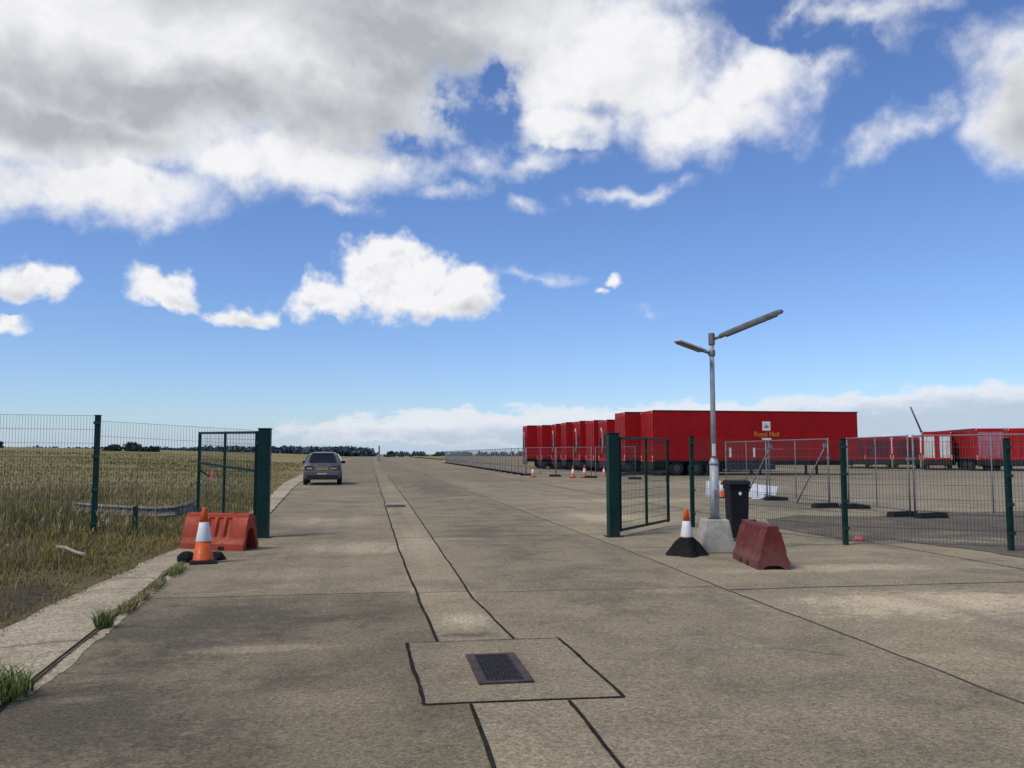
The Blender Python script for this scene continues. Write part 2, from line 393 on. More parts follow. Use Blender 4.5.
def concrete_mat(name, base, warm, darkc, speck=1., attr=True, patches=()):
    m, nt, b = base_mat(name)
    P = nt.new('ShaderNodeNewGeometry').outputs['Position']
    P2 = nt.vmath('MULTIPLY', P, (1., .55, 1.))
    big = nt.noise(P2, .22, 5, .6, .4); midn = nt.noise(P, 1.15, 7, .65, .3); small = nt.noise(P, 7., 6, .7)
    c = nt.mix(nt.ramp(big, .38, .66), base, warm)
    st = nt.ramp(nt.math('MULTIPLY_ADD', small, .35, midn), .58, .86)
    c = nt.mix(nt.math('MULTIPLY', st, .50), c, darkc)
    # worn pale patches where laitance shows
    n3 = nt.noise(nt.vmath('ADD', nt.vmath('MULTIPLY', P, (.6, 1.3, 1.)), (17., 3., 0.)), .5, 7, .68, .5)
    pale = nt.ramp(nt.math('MULTIPLY_ADD', small, .25, n3), .70, .90)
    for (px, py, rx, ry, amt) in patches:
        v = nt.vmath('DIVIDE', nt.vmath('SUBTRACT', P, (px, py, 0.)), (rx, ry, 1e3))
        e = nt.math('SUBTRACT', 1.0, nt.vmath('LENGTH', v))
        e = nt.ramp(nt.math('ADD', e, nt.math('MULTIPLY', nt.math('SUBTRACT', nt.math('MULTIPLY_ADD', small, .9, midn), .95), 2.1)), 0., .8, a=0., b=amt)
        if amt > 0: pale = nt.math('MAXIMUM', pale, e)
        else: c = nt.mix(nt.math('MULTIPLY', e, -1.), c, darkc)
    c = nt.mix(nt.math('MULTIPLY', pale, .85), c, (.56, .45, .285))
    # rolled-in rubber and oil along the driving line, blotchy damp stains
    tr_ = nt.noise(nt.vmath('MULTIPLY', P, (1.5, .035, 1.)), 1., 4, .6); oil = nt.noise(nt.vmath('ADD', P, (31., 7., 0.)), .62, 8, .72, .3)
    c = nt.mix(nt.math('MULTIPLY', nt.ramp(nt.math('MULTIPLY_ADD', midn, .25, tr_), .60, .86), .40), c, darkc)
    c = nt.mix(nt.math('MULTIPLY', nt.ramp(nt.math('MULTIPLY_ADD', small, .22, oil), .62, .80), .45), c, darkc)
    lite = nt.noise(nt.vmath('ADD', P, (5., 51., 0.)), .8, 8, .74, .2)
    c = nt.mix(nt.math('MULTIPLY', nt.ramp(nt.math('MULTIPLY_ADD', small, .2, lite), .62, .82), .35), c, (.42, .35, .25))
    # exposed aggregate speckle
    vo = nt.new('ShaderNodeTexVoronoi'); nt.put(vo.inputs['Vector'], P); vo.inputs['Scale'].default_value = 78.
    vs = nt.sep(vo.outputs['Color'])
    sp = nt.math('MULTIPLY_ADD', nt.math('SUBTRACT', vs[0], .5), .50*speck, 1.)
    n5 = nt.noise(P, 24., 5, .75)
    sp = nt.math('MULTIPLY', sp, nt.ramp(n5, .30, .70, a=1-.20*speck, b=1+.18*speck))
    c = nt.vmath('SCALE', c, scale=sp)
    v2 = nt.new('ShaderNodeTexVoronoi'); nt.put(v2.inputs['Vector'], P); v2.inputs['Scale'].default_value = 7.
    grit = nt.math('MULTIPLY', nt.ramp(v2.outputs['Distance'], .035, .06, a=1., b=0.), nt.math('GREATER_THAN', nt.sep(v2.outputs['Color'])[0], .93))
    c = nt.mix(nt.math('MULTIPLY', grit, .75), c, (.55, .49, .41))
    if attr:
        a = nt.new('ShaderNodeAttribute', attribute_name='slab')
        c = nt.vmath('MULTIPLY', c, a.outputs['Color'])
    nt.put(b.inputs['Base Color'], c)
    b.inputs['Roughness'].default_value = .93; b.inputs['Specular IOR Level'].default_value = .2
    bn = nt.new('ShaderNodeBump'); bn.inputs['Strength'].default_value = .35; bn.inputs['Distance'].default_value = .008
    nt.put(bn.inputs['Height'], nt.math('ADD', n5, nt.math('MULTIPLY', vs[0], .6))); nt.put(b.inputs['Normal'], bn.outputs[0])
    return m
pp = [(5.6, 8.0, 2.1, 1.0, 1.), (7.4, 7.7, 2.6, 1.1, .95), (7.0, 6.3, 1.8, .7, .5), (6.0, 10.6, 2.2, .5, .6), (-.7, 7.0, .75, .22, .8), (-.3, 14.2, 1.2, 1.2, .75), (-.9, 20., 1.5, 2.2, .6), (-1.0, 11.3, 1.2, .8, .4), (-.4, 5.5, .8, .4, .35), (.85, 7.9, .35, .5, .7), (.8, 15., .4, 4., .4), (5.6, 20., 1.6, 2.5, .7),(9., 27., 4., 2., .6),
      (-1.5, 8.0, 1.7, 1.6, -.7), (-1.7, 5.4, 1.4, 1.7, -.8), (.0, 8.6, .7, .8, -.4), (2.6, 9.5, 1.2, 1.8, -.35), (2.3, 16., 1.2, 4., -.45), (12.5, 24., 3., 4., -.7), (2.8, 40., 1.5, 14., -.6), (.8, 7.25, .3, .12, -1.)]
M['concrete'] = concrete_mat('old_runway_concrete', (.272, .224, .142), (.325, .262, .160), (.132, .110, .078), 1.25, True, pp)
M['path'] = concrete_mat('pale_path_concrete', (.41, .345, .225), (.50, .42, .275), (.20, .165, .11), 1.5, False)
M['tarmac'] = concrete_mat('dark_gravelly_tarmac', (.130, .106, .074), (.165, .134, .090), (.075, .062, .045), 1.1, False)
M['bund'] = concrete_mat('bare_earth', (.13, .105, .078), (.16, .13, .09), (.07, .06, .045), 1., False)

def field_mat():
    m, nt, b = base_mat('meadow_ground')
    P = nt.new('ShaderNodeNewGeometry').outputs['Position']
    Ps = nt.vmath('MULTIPLY', P, (.5, 1., 1.))
    a = nt.noise(Ps, .06, 6, .65, .6); c2 = nt.noise(P, .9, 6, .7); c3 = nt.noise(P, 14., 4, .7)
    yd = nt.vmath('LENGTH', P)
    far = nt.ramp(yd, 14., 75.)
    straw = nt.mix(nt.ramp(c2, .35, .65), (.28, .222, .095), (.36, .285, .125))
    green = nt.mix(nt.ramp(c2, .35, .65), (.12, .118, .042), (.19, .165, .065))
    c = nt.mix(nt.ramp(nt.math('ADD', a, nt.math('MULTIPLY', c2, .22)), .48, .78), straw, green)
    near = nt.mix(nt.ramp(c2, .4, .62), (.15, .115, .060), (.16, .14, .050))
    c = nt.mix(far, near, c)
    be = nt.math('SUBTRACT', 1.25, nt.vmath('LENGTH', nt.vmath('DIVIDE', nt.vmath('SUBTRACT', P, (-3.7, 9.0, 0.)), (.6, 1.5, 10.))))
    c = nt.mix(nt.math('MULTIPLY', nt.ramp(nt.math('ADD', be, nt.math('MULTIPLY', nt.math('SUBTRACT', c2, .5), 1.5)), .1, .5), .8), c, (.070, .055, .042))
    c = nt.vmath('SCALE', c, scale=nt.ramp(c3, .3, .7, a=.65, b=1.25))
    nt.put(b.inputs['Base Color'], c); b.inputs['Roughness'].default_value = .95; b.inputs['Specular IOR Level'].default_value = .1
    bn = nt.new('ShaderNodeBump'); bn.inputs['Strength'].default_value = .6; bn.inputs['Distance'].default_value = .05
    nt.put(bn.inputs['Height'], c3); nt.put(b.inputs['Normal'], bn.outputs[0])
    return m
M['field'] = field_mat()

# ------------------------------------------------------------------ ground
struct(MB().add([(-3500,-600,-.10),(3500,-600,-.10),(3500,4500,-.10),(-3500,4500,-.10)], [(0,1,2,3)]).build('ground', M['field']))

def interp(tab, y):
    ys = [p[1] for p in tab]; xs = [p[0] for p in tab]
    return float(np.interp(y, ys, xs))
EDGE_R = [(-1.5,-20),(-1.75,2.),(-2.19,6.16),(-2.39,9.5),(-2.55,11.9),(-2.5,16),(-2.4,20.4),(-2.85,29),(-3.35,38),(-3.7,46),(-4.3,70),(-5.65,120),(-6.5,200),(-7.,420)]
EDGE_L = [(-2.6,-20),(-2.95,3.),(-3.12,8.1),(-3.09,13),(-3.0,16),(-2.95,20),(-3.4,29),(-4.0,38),(-4.5,46),(-5.3,70),(-6.7,120),(-7.6,200),(-8.,420)]

# concrete slabs: one sheet, cut at the joints, each slab with its own tone
xs_j = [-9., .43, 1.12, 3.92, 8.4, 13., 17.5, 22., 26.5, 31., 35.5, 40., 50., 60., 70., 90., 130.]
ys_j = [-20., -3., 5.28, 7.02, 9.5, 15.6, 21.7, 27.8, 33.9, 40., 46., 52., 58., 64., 70., 76., 85., 95., 110., 130., 160., 200., 300., 420.]
vs, fs, tone = [], [], []
for i in range(len(xs_j)-1):
    for j in range(len(ys_j)-1):
        x0, x1, y0, y1 = xs_j[i], xs_j[i+1], ys_j[j], ys_j[j+1]
        l_, r_ = ((.60, 1.20) if y1 < 6 else ((.52, 1.12) if y1 < 10 else (.43, 1.10)))
        x0 = {.43: l_, 1.12: r_}.get(x0, x0); x1 = {.43: l_, 1.12: r_}.get(x1, x1)
        if x0 >= 17.4 and y0 >= 95: continue
        o = len(vs); vs += [(x0,y0,0),(x1,y0,0),(x1,y1,0),(x0,y1,0)]; fs.append((o,o+1,o+2,o+3))
        t = random.uniform(.90, 1.08)
        if i == 0: t = (.74 if y1 < 10 else .98)
        if i == 1: t = 1.12*random.uniform(.97, 1.04)
        if i == 2: t = .97 if y1 < 10 else .97*random.uniform(.97, 1.03)
        if i >= 3: t = 1.10 if y1 < 10 else 1.10*random.uniform(.95, 1.05)
        if y0 > 40: t *= .86
        tone.append(t)
mb = MB().add(vs, fs); o = mb.build('concrete_apron', M['concrete']); struct(o)
at_ = o.data.color_attributes.new('slab', 'FLOAT_COLOR', 'CORNER')
buf = []
for p in o.data.polygons:
    cx, cy = p.center.x, p.center.y
    k = min(range(len(fs)), key=lambda q: abs(vs[fs[q][0]][0]-min(o.data.vertices[v].co.x for v in p.vertices))+abs(vs[fs[q][0]][1]-min(o.data.vertices[v].co.y for v in p.vertices)))
    t = tone[k]; buf += [t, t*1.0, t*.99, 1.]*len(p.vertices)
at_.data.foreach_set('color', buf)

def ribbon(pts, w, z, name, m, wob=.008, step=.10, wvar=.35, seed=0):
    r = random.Random(seed); vs, fs = [], []
    P = [Vector((p[0], p[1], 0)) for p in pts]; out = []
    for a, b in zip(P[:-1], P[1:]):
        n = max(1, int((b-a).length/step))
        for k in range(n): out.append(a.lerp(b, k/n))
    out.append(P[-1])
    for i, p in enumerate(out):
        t = (out[min(i+1, len(out)-1)]-out[max(i-1, 0)]).normalized(); nn = Vector((-t.y, t.x, 0))
        s = mnoise.noise(Vector((p.x*1.3+seed*9, p.y*1.3, 0)))*wob*2
        ww = w*(1+wvar*(mnoise.noise(Vector((p.x*4, p.y*4, seed)))+.8*mnoise.noise(Vector((p.x*17, p.y*17, seed)))))
        ww2 = w*(1+wvar*(mnoise.noise(Vector((p.x*4, p.y*4, seed+7)))+.8*mnoise.noise(Vector((p.x*17, p.y*17, seed+7)))))
        for q in (p+nn*(s+ww/2), p+nn*(s-ww2/2)): vs.append((q.x, q.y, z))
    fs = [(2*i, 2*i+1, 2*i+3, 2*i+2) for i in range(len(out)-1)]
    return struct(MB().add(vs, fs).build(name, m))
# trench strip with sealant both sides, broken by the chamber surround
ribbon([(.60,-5),(.60,5.27)], .026, .004, 'sealant_joint', M['joint'], .010, seed=1)
ribbon([(1.20,-5),(1.20,5.25)], .024, .004, 'sealant_joint', M['joint'], .010, seed=2)
ribbon([(.54,7.03),(.50,9.),(.44,13.),(.40,25.)], .027, .004, 'sealant_joint', M['joint'], .006, seed=3)
ribbon([(1.16,7.03),(1.06,9.),(1.12,25.),(1.08,60.)], .023, .004, 'sealant_joint', M['joint'], .006, seed=4)
ribbon([(.40,25.05),(.30,55.),(-.1,110.)], .04, .004, 'sealant_joint', M['crack'], .03, 1., seed=5)
sq = [(.29,7.01),(1.52,7.0),(1.56,5.27),(.32,5.30)]
for i in range(4):
    a, b = Vector(sq[i]), Vector(sq[(i+1) % 4])
    ribbon([a, b], (.012, .024, .024, .028)[i], .0045+.0006*i, 'sealant_joint', M['joint'], .010, .06, .5, seed=10+i)
# chamber surround: newer concrete
sur = MB().add([(.31,5.29,.0025),(1.545,5.27,.0025),(1.51,6.99,.0025),(.30,7.0,.0025)], [(0,1,2,3)])
M['surround'] = concrete_mat('chamber_surround_concrete', (.262,.216,.138), (.305,.247,.155), (.148,.12,.082), 1.25, False)
struct(sur.build('chamber_surround', M['surround']))
ribbon([(3.92,-5),(3.90,9.1),(3.95,12),(3.9,60),(3.9,110)], .022, .004, 'slab_joint', M['crack'], .012, seed=20)
for k, (xa, xb, y, w) in enumerate([(-2.4,.42,9.55,.022),(.52,1.06,9.5,.016),(1.13,3.9,9.4,.014),(3.93,30,9.15,.026),(3.93,30,13.4,.026),(-2.5,3.9,15.7,.016),(-2.4,3.9,21.8,.02),(-2.6,3.9,27.8,.03),(3.95,13,21.8,.02),(3.95,40,27.8,.03),(-3,13,34,.03),(-3.4,13,46,.03)]):
    ribbon([(xa,y),(xb,y)], w, .0052, 'slab_joint', M['crack'], .012, .3, seed=30+k)
for k, x in enumerate([8.4, 13., 22., 31.]):
    ribbon([(x, 9.2 if x < 9 else 16),(x, 90)], .025, .0062, 'slab_joint', M['crack'], .015, .5, seed=60+k)

# wandering cracks
def crack(x, y, ang, L, seed, w=.007):
    r = random.Random(seed); pts = [(x, y)]; a = ang
    for _ in range(int(L/.22)):
        a += r.uniform(-.5, .5)+.15*(ang-a); x += .22*math.cos(a); y += .22*math.sin(a); pts.append((x, y))
    ribbon(pts, w, .0075+.0003*(seed % 9), 'slab_crack', M['crack'], .01, .06, .7, seed)
for k, q in enumerate([(-2.2,8.1,.25,1.6),(-1.9,12.6,1.2,1.7),(2.0,12.4,.5,1.5),(6.2,9.3,-.9,1.6),(3.0,6.4,-.3,.8),(5.6,12.6,.3,2.2),(1.6,18.5,.9,2.4),(-1.2,19.4,.2,1.7),(7.3,16.,.7,3.)]): crack(*q, 200+k)
# compound ground beyond the fence: darker, gravelly, ragged edge
edge = [(8.2,13.95),(9.0,13.9),(9.25,12.6),(9.3,11.4),(9.6,10.2),(10.6,8.5)]
vs = []
for i in range(61):
    t = i/60*(len(edge)-1); k = min(int(t), len(edge)-2); a = Vector(edge[k]).lerp(Vector(edge[k+1]), t-k)
    n = mnoise.noise(Vector((a.x*2.3, a.y*2.3, 3)))*.16
    vs.append((a.x+n, a.y+n*.6, .008))
n0 = len(vs); vs += [(30,8.5,.008),(30,19.5,.008),(19,20.5,.008),(13.2,20.,.008),(11.8,19.0,.008),(10.3,19.8,.008),(8.9,18.6,.008),(8.1,16.5,.008)]
struct(MB().add(vs, [tuple(range(len(vs)))]).build('compound_ground', M['tarmac']))

# pale path along the field edge
pv = []
ysp = [-20, 0] + list(np.arange(2, 60, .5)) + list(range(60, 421, 20))
for y in ysp:
    pv.append((interp(EDGE_R, y)-.02+.015*mnoise.noise(Vector((0, y*2, 0))), y, .012)); pv.append((interp(EDGE_L, y)-.35, y, .012))
struct(MB().add(pv, [(2*i, 2*i+2, 2*i+3, 2*i+1) for i in range(len(ysp)-1)]).build('path', M['path']))
ribbon([(interp(EDGE_R, y)+.075, y) for y in np.arange(5.8, 13, .5)], .075, .0034, 'spalled_edge', M['path'], .02, .06, .9, seed=79)
ribbon([(interp(EDGE_R, y), y) for y in np.arange(1, 60, .5)], .018, .0165, 'slab_joint', M['joint'], .012, .2, .6, seed=80)
ribbon([(interp(EDGE_R, y)-.02, y) for y in np.arange(8.2, 14.6, .2)], .055, .0146, 'joint_dirt', M['bund'], .02, .08, .9, seed=81)
for k, (y, s) in enumerate([(7.35,.12),(11.0,-.1),(10.2,.05)]):
    ribbon([(interp(EDGE_L, y)+.1, y-s),(interp(EDGE_L, y)+.5, y+.05),(interp(EDGE_R, y)-.04, y+s)], .012, .0168, 'path_crack', M['crack'], .03, .08, .6, seed=90+k)

# meadow
def sstep(a, b, x):
    t = min(1, max(0, (x-a)/(b-a))); return t*t*(3-2*t)
def field_z(x, y):
    e = interp(EDGE_L, min(max(y, -20), 420)); dx = e-x
    if dx < 0: return .014
    z = .016 + .05*sstep(0, .5, dx) + .10*sstep(.6, 4, dx)
    z += .05*sstep(.2, 2, dx)*mnoise.noise(Vector((x*.5, y*.5, 0)))+.02*sstep(.1, 1, dx)*mnoise.noise(Vector((x*2, y*2, 5)))
    lat = max(0., -x-8)
    z += min(3.6, .55*sstep(0, 25, lat)+.030*lat)*sstep(26, 150, math.hypot(x, y))
    return z
dxs = [0, .05, .15, .3, .5, .8, 1.2, 1.7, 2.3, 3, 4, 5, 6.5, 8, 10, 13, 16, 20, 25, 32, 40, 50, 62, 76, 92, 115, 145, 190, 260, 380, 600]
ysf = list(np.arange(-12, 30, .5)) + list(np.arange(30, 70, 2)) + [70,75,80,86,92,100,108,118,130,145,160,180,200,230,270,330,420]
fv = []
for y in ysf:
    for k, dx in enumerate(dxs):
        x = interp(EDGE_L, y)-dx + (mnoise.noise(Vector((y*1.7, 3, 1)))*.09+mnoise.noise(Vector((y*5, 7, 1)))*.05 if k < 4 else 0)
        fv.append((x, y, field_z(interp(EDGE_L, y)-dx, y)))
nx = len(dxs)
ff = [(j*nx+i, j*nx+i+1, (j+1)*nx+i+1, (j+1)*nx+i) for j in range(len(ysf)-1) for i in range(nx-1)]
mbf = MB().add(fv, ff, True); struct(mbf.build('meadow_terrain', M['field']))
# rough grass strip behind the trailers
struct(MB().add([(17.6,96,.02),(400,92,.02),(400,420,.4),(17.6,420,.4)], [(0,1,2,3)]).build('far_meadow', M['field']))

# ------------------------------------------------------------------ grass blades (uncountable: one object)
def np_mesh(name, verts, quads, m, attr=None, cols=None, tone=None):
    me = bpy.data.meshes.new(name)
    me.vertices.add(len(verts)); me.vertices.foreach_set('co', verts.astype(np.float32).ravel())
    nq, k = quads.shape
    me.loops.add(nq*k); me.loops.foreach_set('vertex_index', quads.astype(np.int32).ravel())
    me.polygons.add(nq); me.polygons.foreach_set('loop_start', np.arange(0, nq*k, k, dtype=np.int32))
    me.polygons.foreach_set('loop_total', np.full(nq, k, dtype=np.int32))
    me.update(calc_edges=True)
    if cols is not None:
        a = me.color_attributes.new(attr, 'FLOAT_COLOR', 'POINT'); a.data.foreach_set('color', cols.astype(np.float32).ravel())
    if tone is not None:
        a = me.attributes.new('tone', 'FLOAT', 'POINT'); a.data.foreach_set('value', tone.astype(np.float32).ravel())
    me.validate(); me.materials.append(m)
    o = bpy.data.objects.new(name, me); COL.objects.link(o); return o

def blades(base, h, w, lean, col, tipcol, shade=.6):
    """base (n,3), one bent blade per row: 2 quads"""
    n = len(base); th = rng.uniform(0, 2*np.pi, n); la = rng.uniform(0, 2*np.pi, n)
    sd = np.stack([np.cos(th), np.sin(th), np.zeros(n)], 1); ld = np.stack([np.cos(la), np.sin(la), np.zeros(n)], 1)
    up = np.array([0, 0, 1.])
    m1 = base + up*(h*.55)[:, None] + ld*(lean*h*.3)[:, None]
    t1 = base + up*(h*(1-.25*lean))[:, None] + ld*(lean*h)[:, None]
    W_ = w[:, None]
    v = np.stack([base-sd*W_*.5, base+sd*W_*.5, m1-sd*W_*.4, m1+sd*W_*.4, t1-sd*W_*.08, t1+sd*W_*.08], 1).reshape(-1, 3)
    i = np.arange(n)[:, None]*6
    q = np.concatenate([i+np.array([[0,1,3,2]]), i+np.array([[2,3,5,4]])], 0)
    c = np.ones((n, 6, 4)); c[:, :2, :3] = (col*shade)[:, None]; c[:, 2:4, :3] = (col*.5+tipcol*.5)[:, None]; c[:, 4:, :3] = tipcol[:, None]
    return v, q, c.reshape(-1, 4)

def scatter(n, ymin, ymax, power):
    """points in the meadow, denser near the viewer"""
    y = ymin + (ymax-ymin)*rng.random(n)**power
    e = np.interp(y, [p[1] for p in EDGE_L], [p[0] for p in EDGE_L])
    span = 3.0 + y*.62
    x = e + .06 - span*rng.random(n)**1.15
    return x, y, e
allv, allq, allc = [], [], []; off = 0
def add_blades(n, ymin, ymax, power, hf, wf, palette, lean, clump, var=1., shade=.6, dmax=None):
    global off
    x, y, e = scatter(n, ymin, ymax, power)
    cl = np.array([mnoise.noise(Vector((a*clump, b*clump, 2.))) for a, b in zip(x, y)])
    cl2 = np.array([mnoise.noise(Vector((a*clump*.22, b*clump*.3, 9.))) for a, b in zip(x, y)])
    dx = e-x
    if dmax: x = e+.16-(dmax+.16)*rng.random(n)
    if dmax: dx = e-x
    keep = (cl*.7+cl2*.5 + rng.normal(0, .22, n) > -.22 - .25*np.clip((dx-1.0)/2, 0, 1)) & ((dx > .12) | (rng.random(n) < np.clip(.5+dx*2.2, .05, .5)))
    # bare earth by the path, near the camera
    bare = np.hypot((x+3.75)/.55, (y-9.0)/1.3) < 1+.6*cl
    keep &= ~(bare & (rng.random(n) < .85))
    x, y, dx, cl, cl2 = x[keep], y[keep], dx[keep], cl[keep], cl2[keep]; n = len(x)
    z = np.array([field_z(a, b) for a, b in zip(x, y)])-.01
    grow = np.clip(.30+.55*dx/2.2, .30, 1.0)*(1+.55*cl)
    h = np.clip(hf*grow*rng.uniform(.55, 1.25, n), .03, 1)
    w = wf*rng.uniform(.6, 1.4, n)*(.6+y*.05)
    pal = np.array(palette)
    t = np.clip(.5+cl2*.9+rng.normal(0, .22, n), 0, .999)*(len(pal)-1)
    k = t.astype(int); fr = (t-k)[:, None]
    col = pal[k]*(1-fr)+pal[np.minimum(k+1, len(pal)-1)]*fr
    col = col*(1+var*rng.uniform(-.35, .25, n))[:, None]
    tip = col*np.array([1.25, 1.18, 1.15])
    v, q, c = blades(np.stack([x, y, z], 1), h, w, lean*rng.uniform(.3, 1.3, n), col, tip, shade)
    allv.append(v); allq.append(q+off); allc.append(c); off += len(v)
GP = [(.135,.140,.030),(.19,.175,.042),(.26,.21,.062),(.34,.26,.09),(.40,.30,.12)]
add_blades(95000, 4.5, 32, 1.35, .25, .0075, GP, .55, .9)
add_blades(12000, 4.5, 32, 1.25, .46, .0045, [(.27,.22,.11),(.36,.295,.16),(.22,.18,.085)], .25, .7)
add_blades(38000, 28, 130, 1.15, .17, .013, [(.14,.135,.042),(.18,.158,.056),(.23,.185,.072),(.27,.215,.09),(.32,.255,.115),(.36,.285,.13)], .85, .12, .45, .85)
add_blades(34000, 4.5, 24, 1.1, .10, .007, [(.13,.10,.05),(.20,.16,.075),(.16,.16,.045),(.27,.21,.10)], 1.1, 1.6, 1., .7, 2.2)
# seed heads on the tall stalks
n = 5200
x, y, e = scatter(n, 6, 34, 1.2); dx = e-x
cl2 = np.array([mnoise.noise(Vector((a*.25, b*.2, 4.))) for a, b in zip(x, y)])
k = (dx > .7) & (cl2+rng.normal(0, .3, n) > -.1); x, y = x[k], y[k]; n = len(x)
z = np.array([field_z(a, b) for a, b in zip(x, y)])
h = rng.uniform(.3, .55, n); hc = np.array([[.40,.33,.20]])*rng.uniform(.6, 1.2, n)[:, None]
v, q, c = blades(np.stack([x, y, z], 1), h, np.full(n, .004), rng.uniform(.02, .15, n), hc*.7, hc)
allv.append(v); allq.append(q+off); allc.append(c); off += len(v)
tips = v.reshape(-1, 6, 3)[:, 4:].mean(1)-np.array([0, 0, .05])
v, q, c = blades(tips, rng.uniform(.06, .12, n), rng.uniform(.012, .022, n)*(.7+y*.03), rng.uniform(.1, .5, n), hc, hc*1.15)
allv.append(v); allq.append(q+off); allc.append(c); off += len(v)
# a few yellow weed flowers low in the sward
n = 60; x, y, e = scatter(n, 7, 20, 1.); x -= .3
z = np.array([field_z(a, b) for a, b in zip(x, y)])+.16
yc = np.tile(np.array([[.55,.45,.03]]), (n, 1))
v, q, c = blades(np.stack([x, y, z], 1), np.full(n, .03), np.full(n, .035), np.full(n, .5), yc, yc)
allv.append(v); allq.append(q+off); allc.append(c); off += len(v)
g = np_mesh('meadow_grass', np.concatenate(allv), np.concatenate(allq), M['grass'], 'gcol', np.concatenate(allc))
tag(g, 'rough olive and straw coloured grass covering the meadow left of the path', 'grass', kind='stuff')

# weeds in the path joint: each a tuft of its own
def tuft(px, py, n, h, spread, label, long=1., name='grass_tuft', straw=.2):
    p = gnd(px, py); nb = n
    ang = rng.uniform(0, 2*np.pi, nb); rad = spread*rng.random(nb)**.7
    base = np.stack([rad*np.cos(ang), long*rad*np.sin(ang), np.zeros(nb)], 1)
    hh = h*rng.uniform(.45, 1.15, nb)
    col = np.where(rng.random(nb)[:, None] < straw, np.array([[.36,.28,.12]]), np.array([[.13,.18,.04]]))*rng.uniform(.6, 1.35, nb)[:, None]
    v, q, c = blades(base, hh, rng.uniform(.005, .010, nb), rng.uniform(.2, .8, nb), col, col*1.25)
    o = np_mesh(name, v, q, M['grass'], 'gcol', c); o.location = (p.x, p.y, .014)
    o.rotation_euler.z = R(3.5)
    return tag(o, label, 'weed', 'weeds in the joint beside the path')
tuft(-2, 700, 320, .21, .16, 'dense bright green weed clump cut by the left edge of the photo', 1.6, straw=.03)
tuft(104, 628, 170, .17, .07, 'tall spiky green grass tuft standing alone in the path joint')
tuft(128, 611, 330, .09, .06, 'low olive weed clump just beyond the tall spiky tuft', 5.5, straw=.6)
tuft(143, 600, 260, .07, .05, 'small brownish weed patch in middle of the joint', 5.5, straw=.65)
tuft(157, 588, 380, .08, .06, 'flat straggling weed strip nearer the orange cone', 8., straw=.65)
tuft(177, 573, 420, .10, .08, 'weed patch right in front of the orange cone base', 6., straw=.45)
tuft(20, 695, 90, .10, .07, 'thin wispy weeds beside the bright green clump', 1.5, straw=.4)

# ------------------------------------------------------------------ chamber cover
t = thing('drain_cover', 'dark square iron drain cover set in a concrete surround in the foreground', 'drain cover', (.89, 6.09, .004))
mb = MB()
for lo, hi in (((-.185,-.41,0),(-.125,.41,.012)),((.125,-.41,0),(.185,.41,.012)),((-.124,.36,0),(.124,.41,.012)),((-.124,-.41,0),(.124,-.36,.012))): mb.box(lo, hi)
mb.build('cover_frame', M['iron'], t, .003)
mb = MB(); mb.box((-.123,-.358,-.001),(.123,.358,.006))
for i in range(9):
    for j in range(26):
        x = -.105+i*.026; y = -.335+j*.0268; a = R(45 if (i+j) % 2 else -45)
        Mx = Matrix.Translation((x, y, .006)) @ Matrix.Rotation(a, 4, 'Z')
        mb.box((-.011,-.003,0),(.011,.003,.003), Mx)
mb.build('cover_plate', M['iron_dark'], t)
t = thing('access_cover', 'small rusty access cover far along the pale trench strip', 'drain cover', (.72, 25.2, .004))
mb = MB().box((-.25,-.42,0),(.21,.42,.012)); mb.build('cover_plate', M['iron_dark'], t, .004)
mb = MB()
for lo, hi in (((-.36,-.5,0),(-.302,.5,.008)),((.262,-.5,0),(.32,.5,.008))): mb.box(lo, hi)
mb.f and [MB().box(lo, hi).build('cover_frame', M['iron'], t) for lo, hi in (((-.30,-.45,0),(-.252,.45,.008)),((.212,-.45,0),(.26,.45,.008)))]

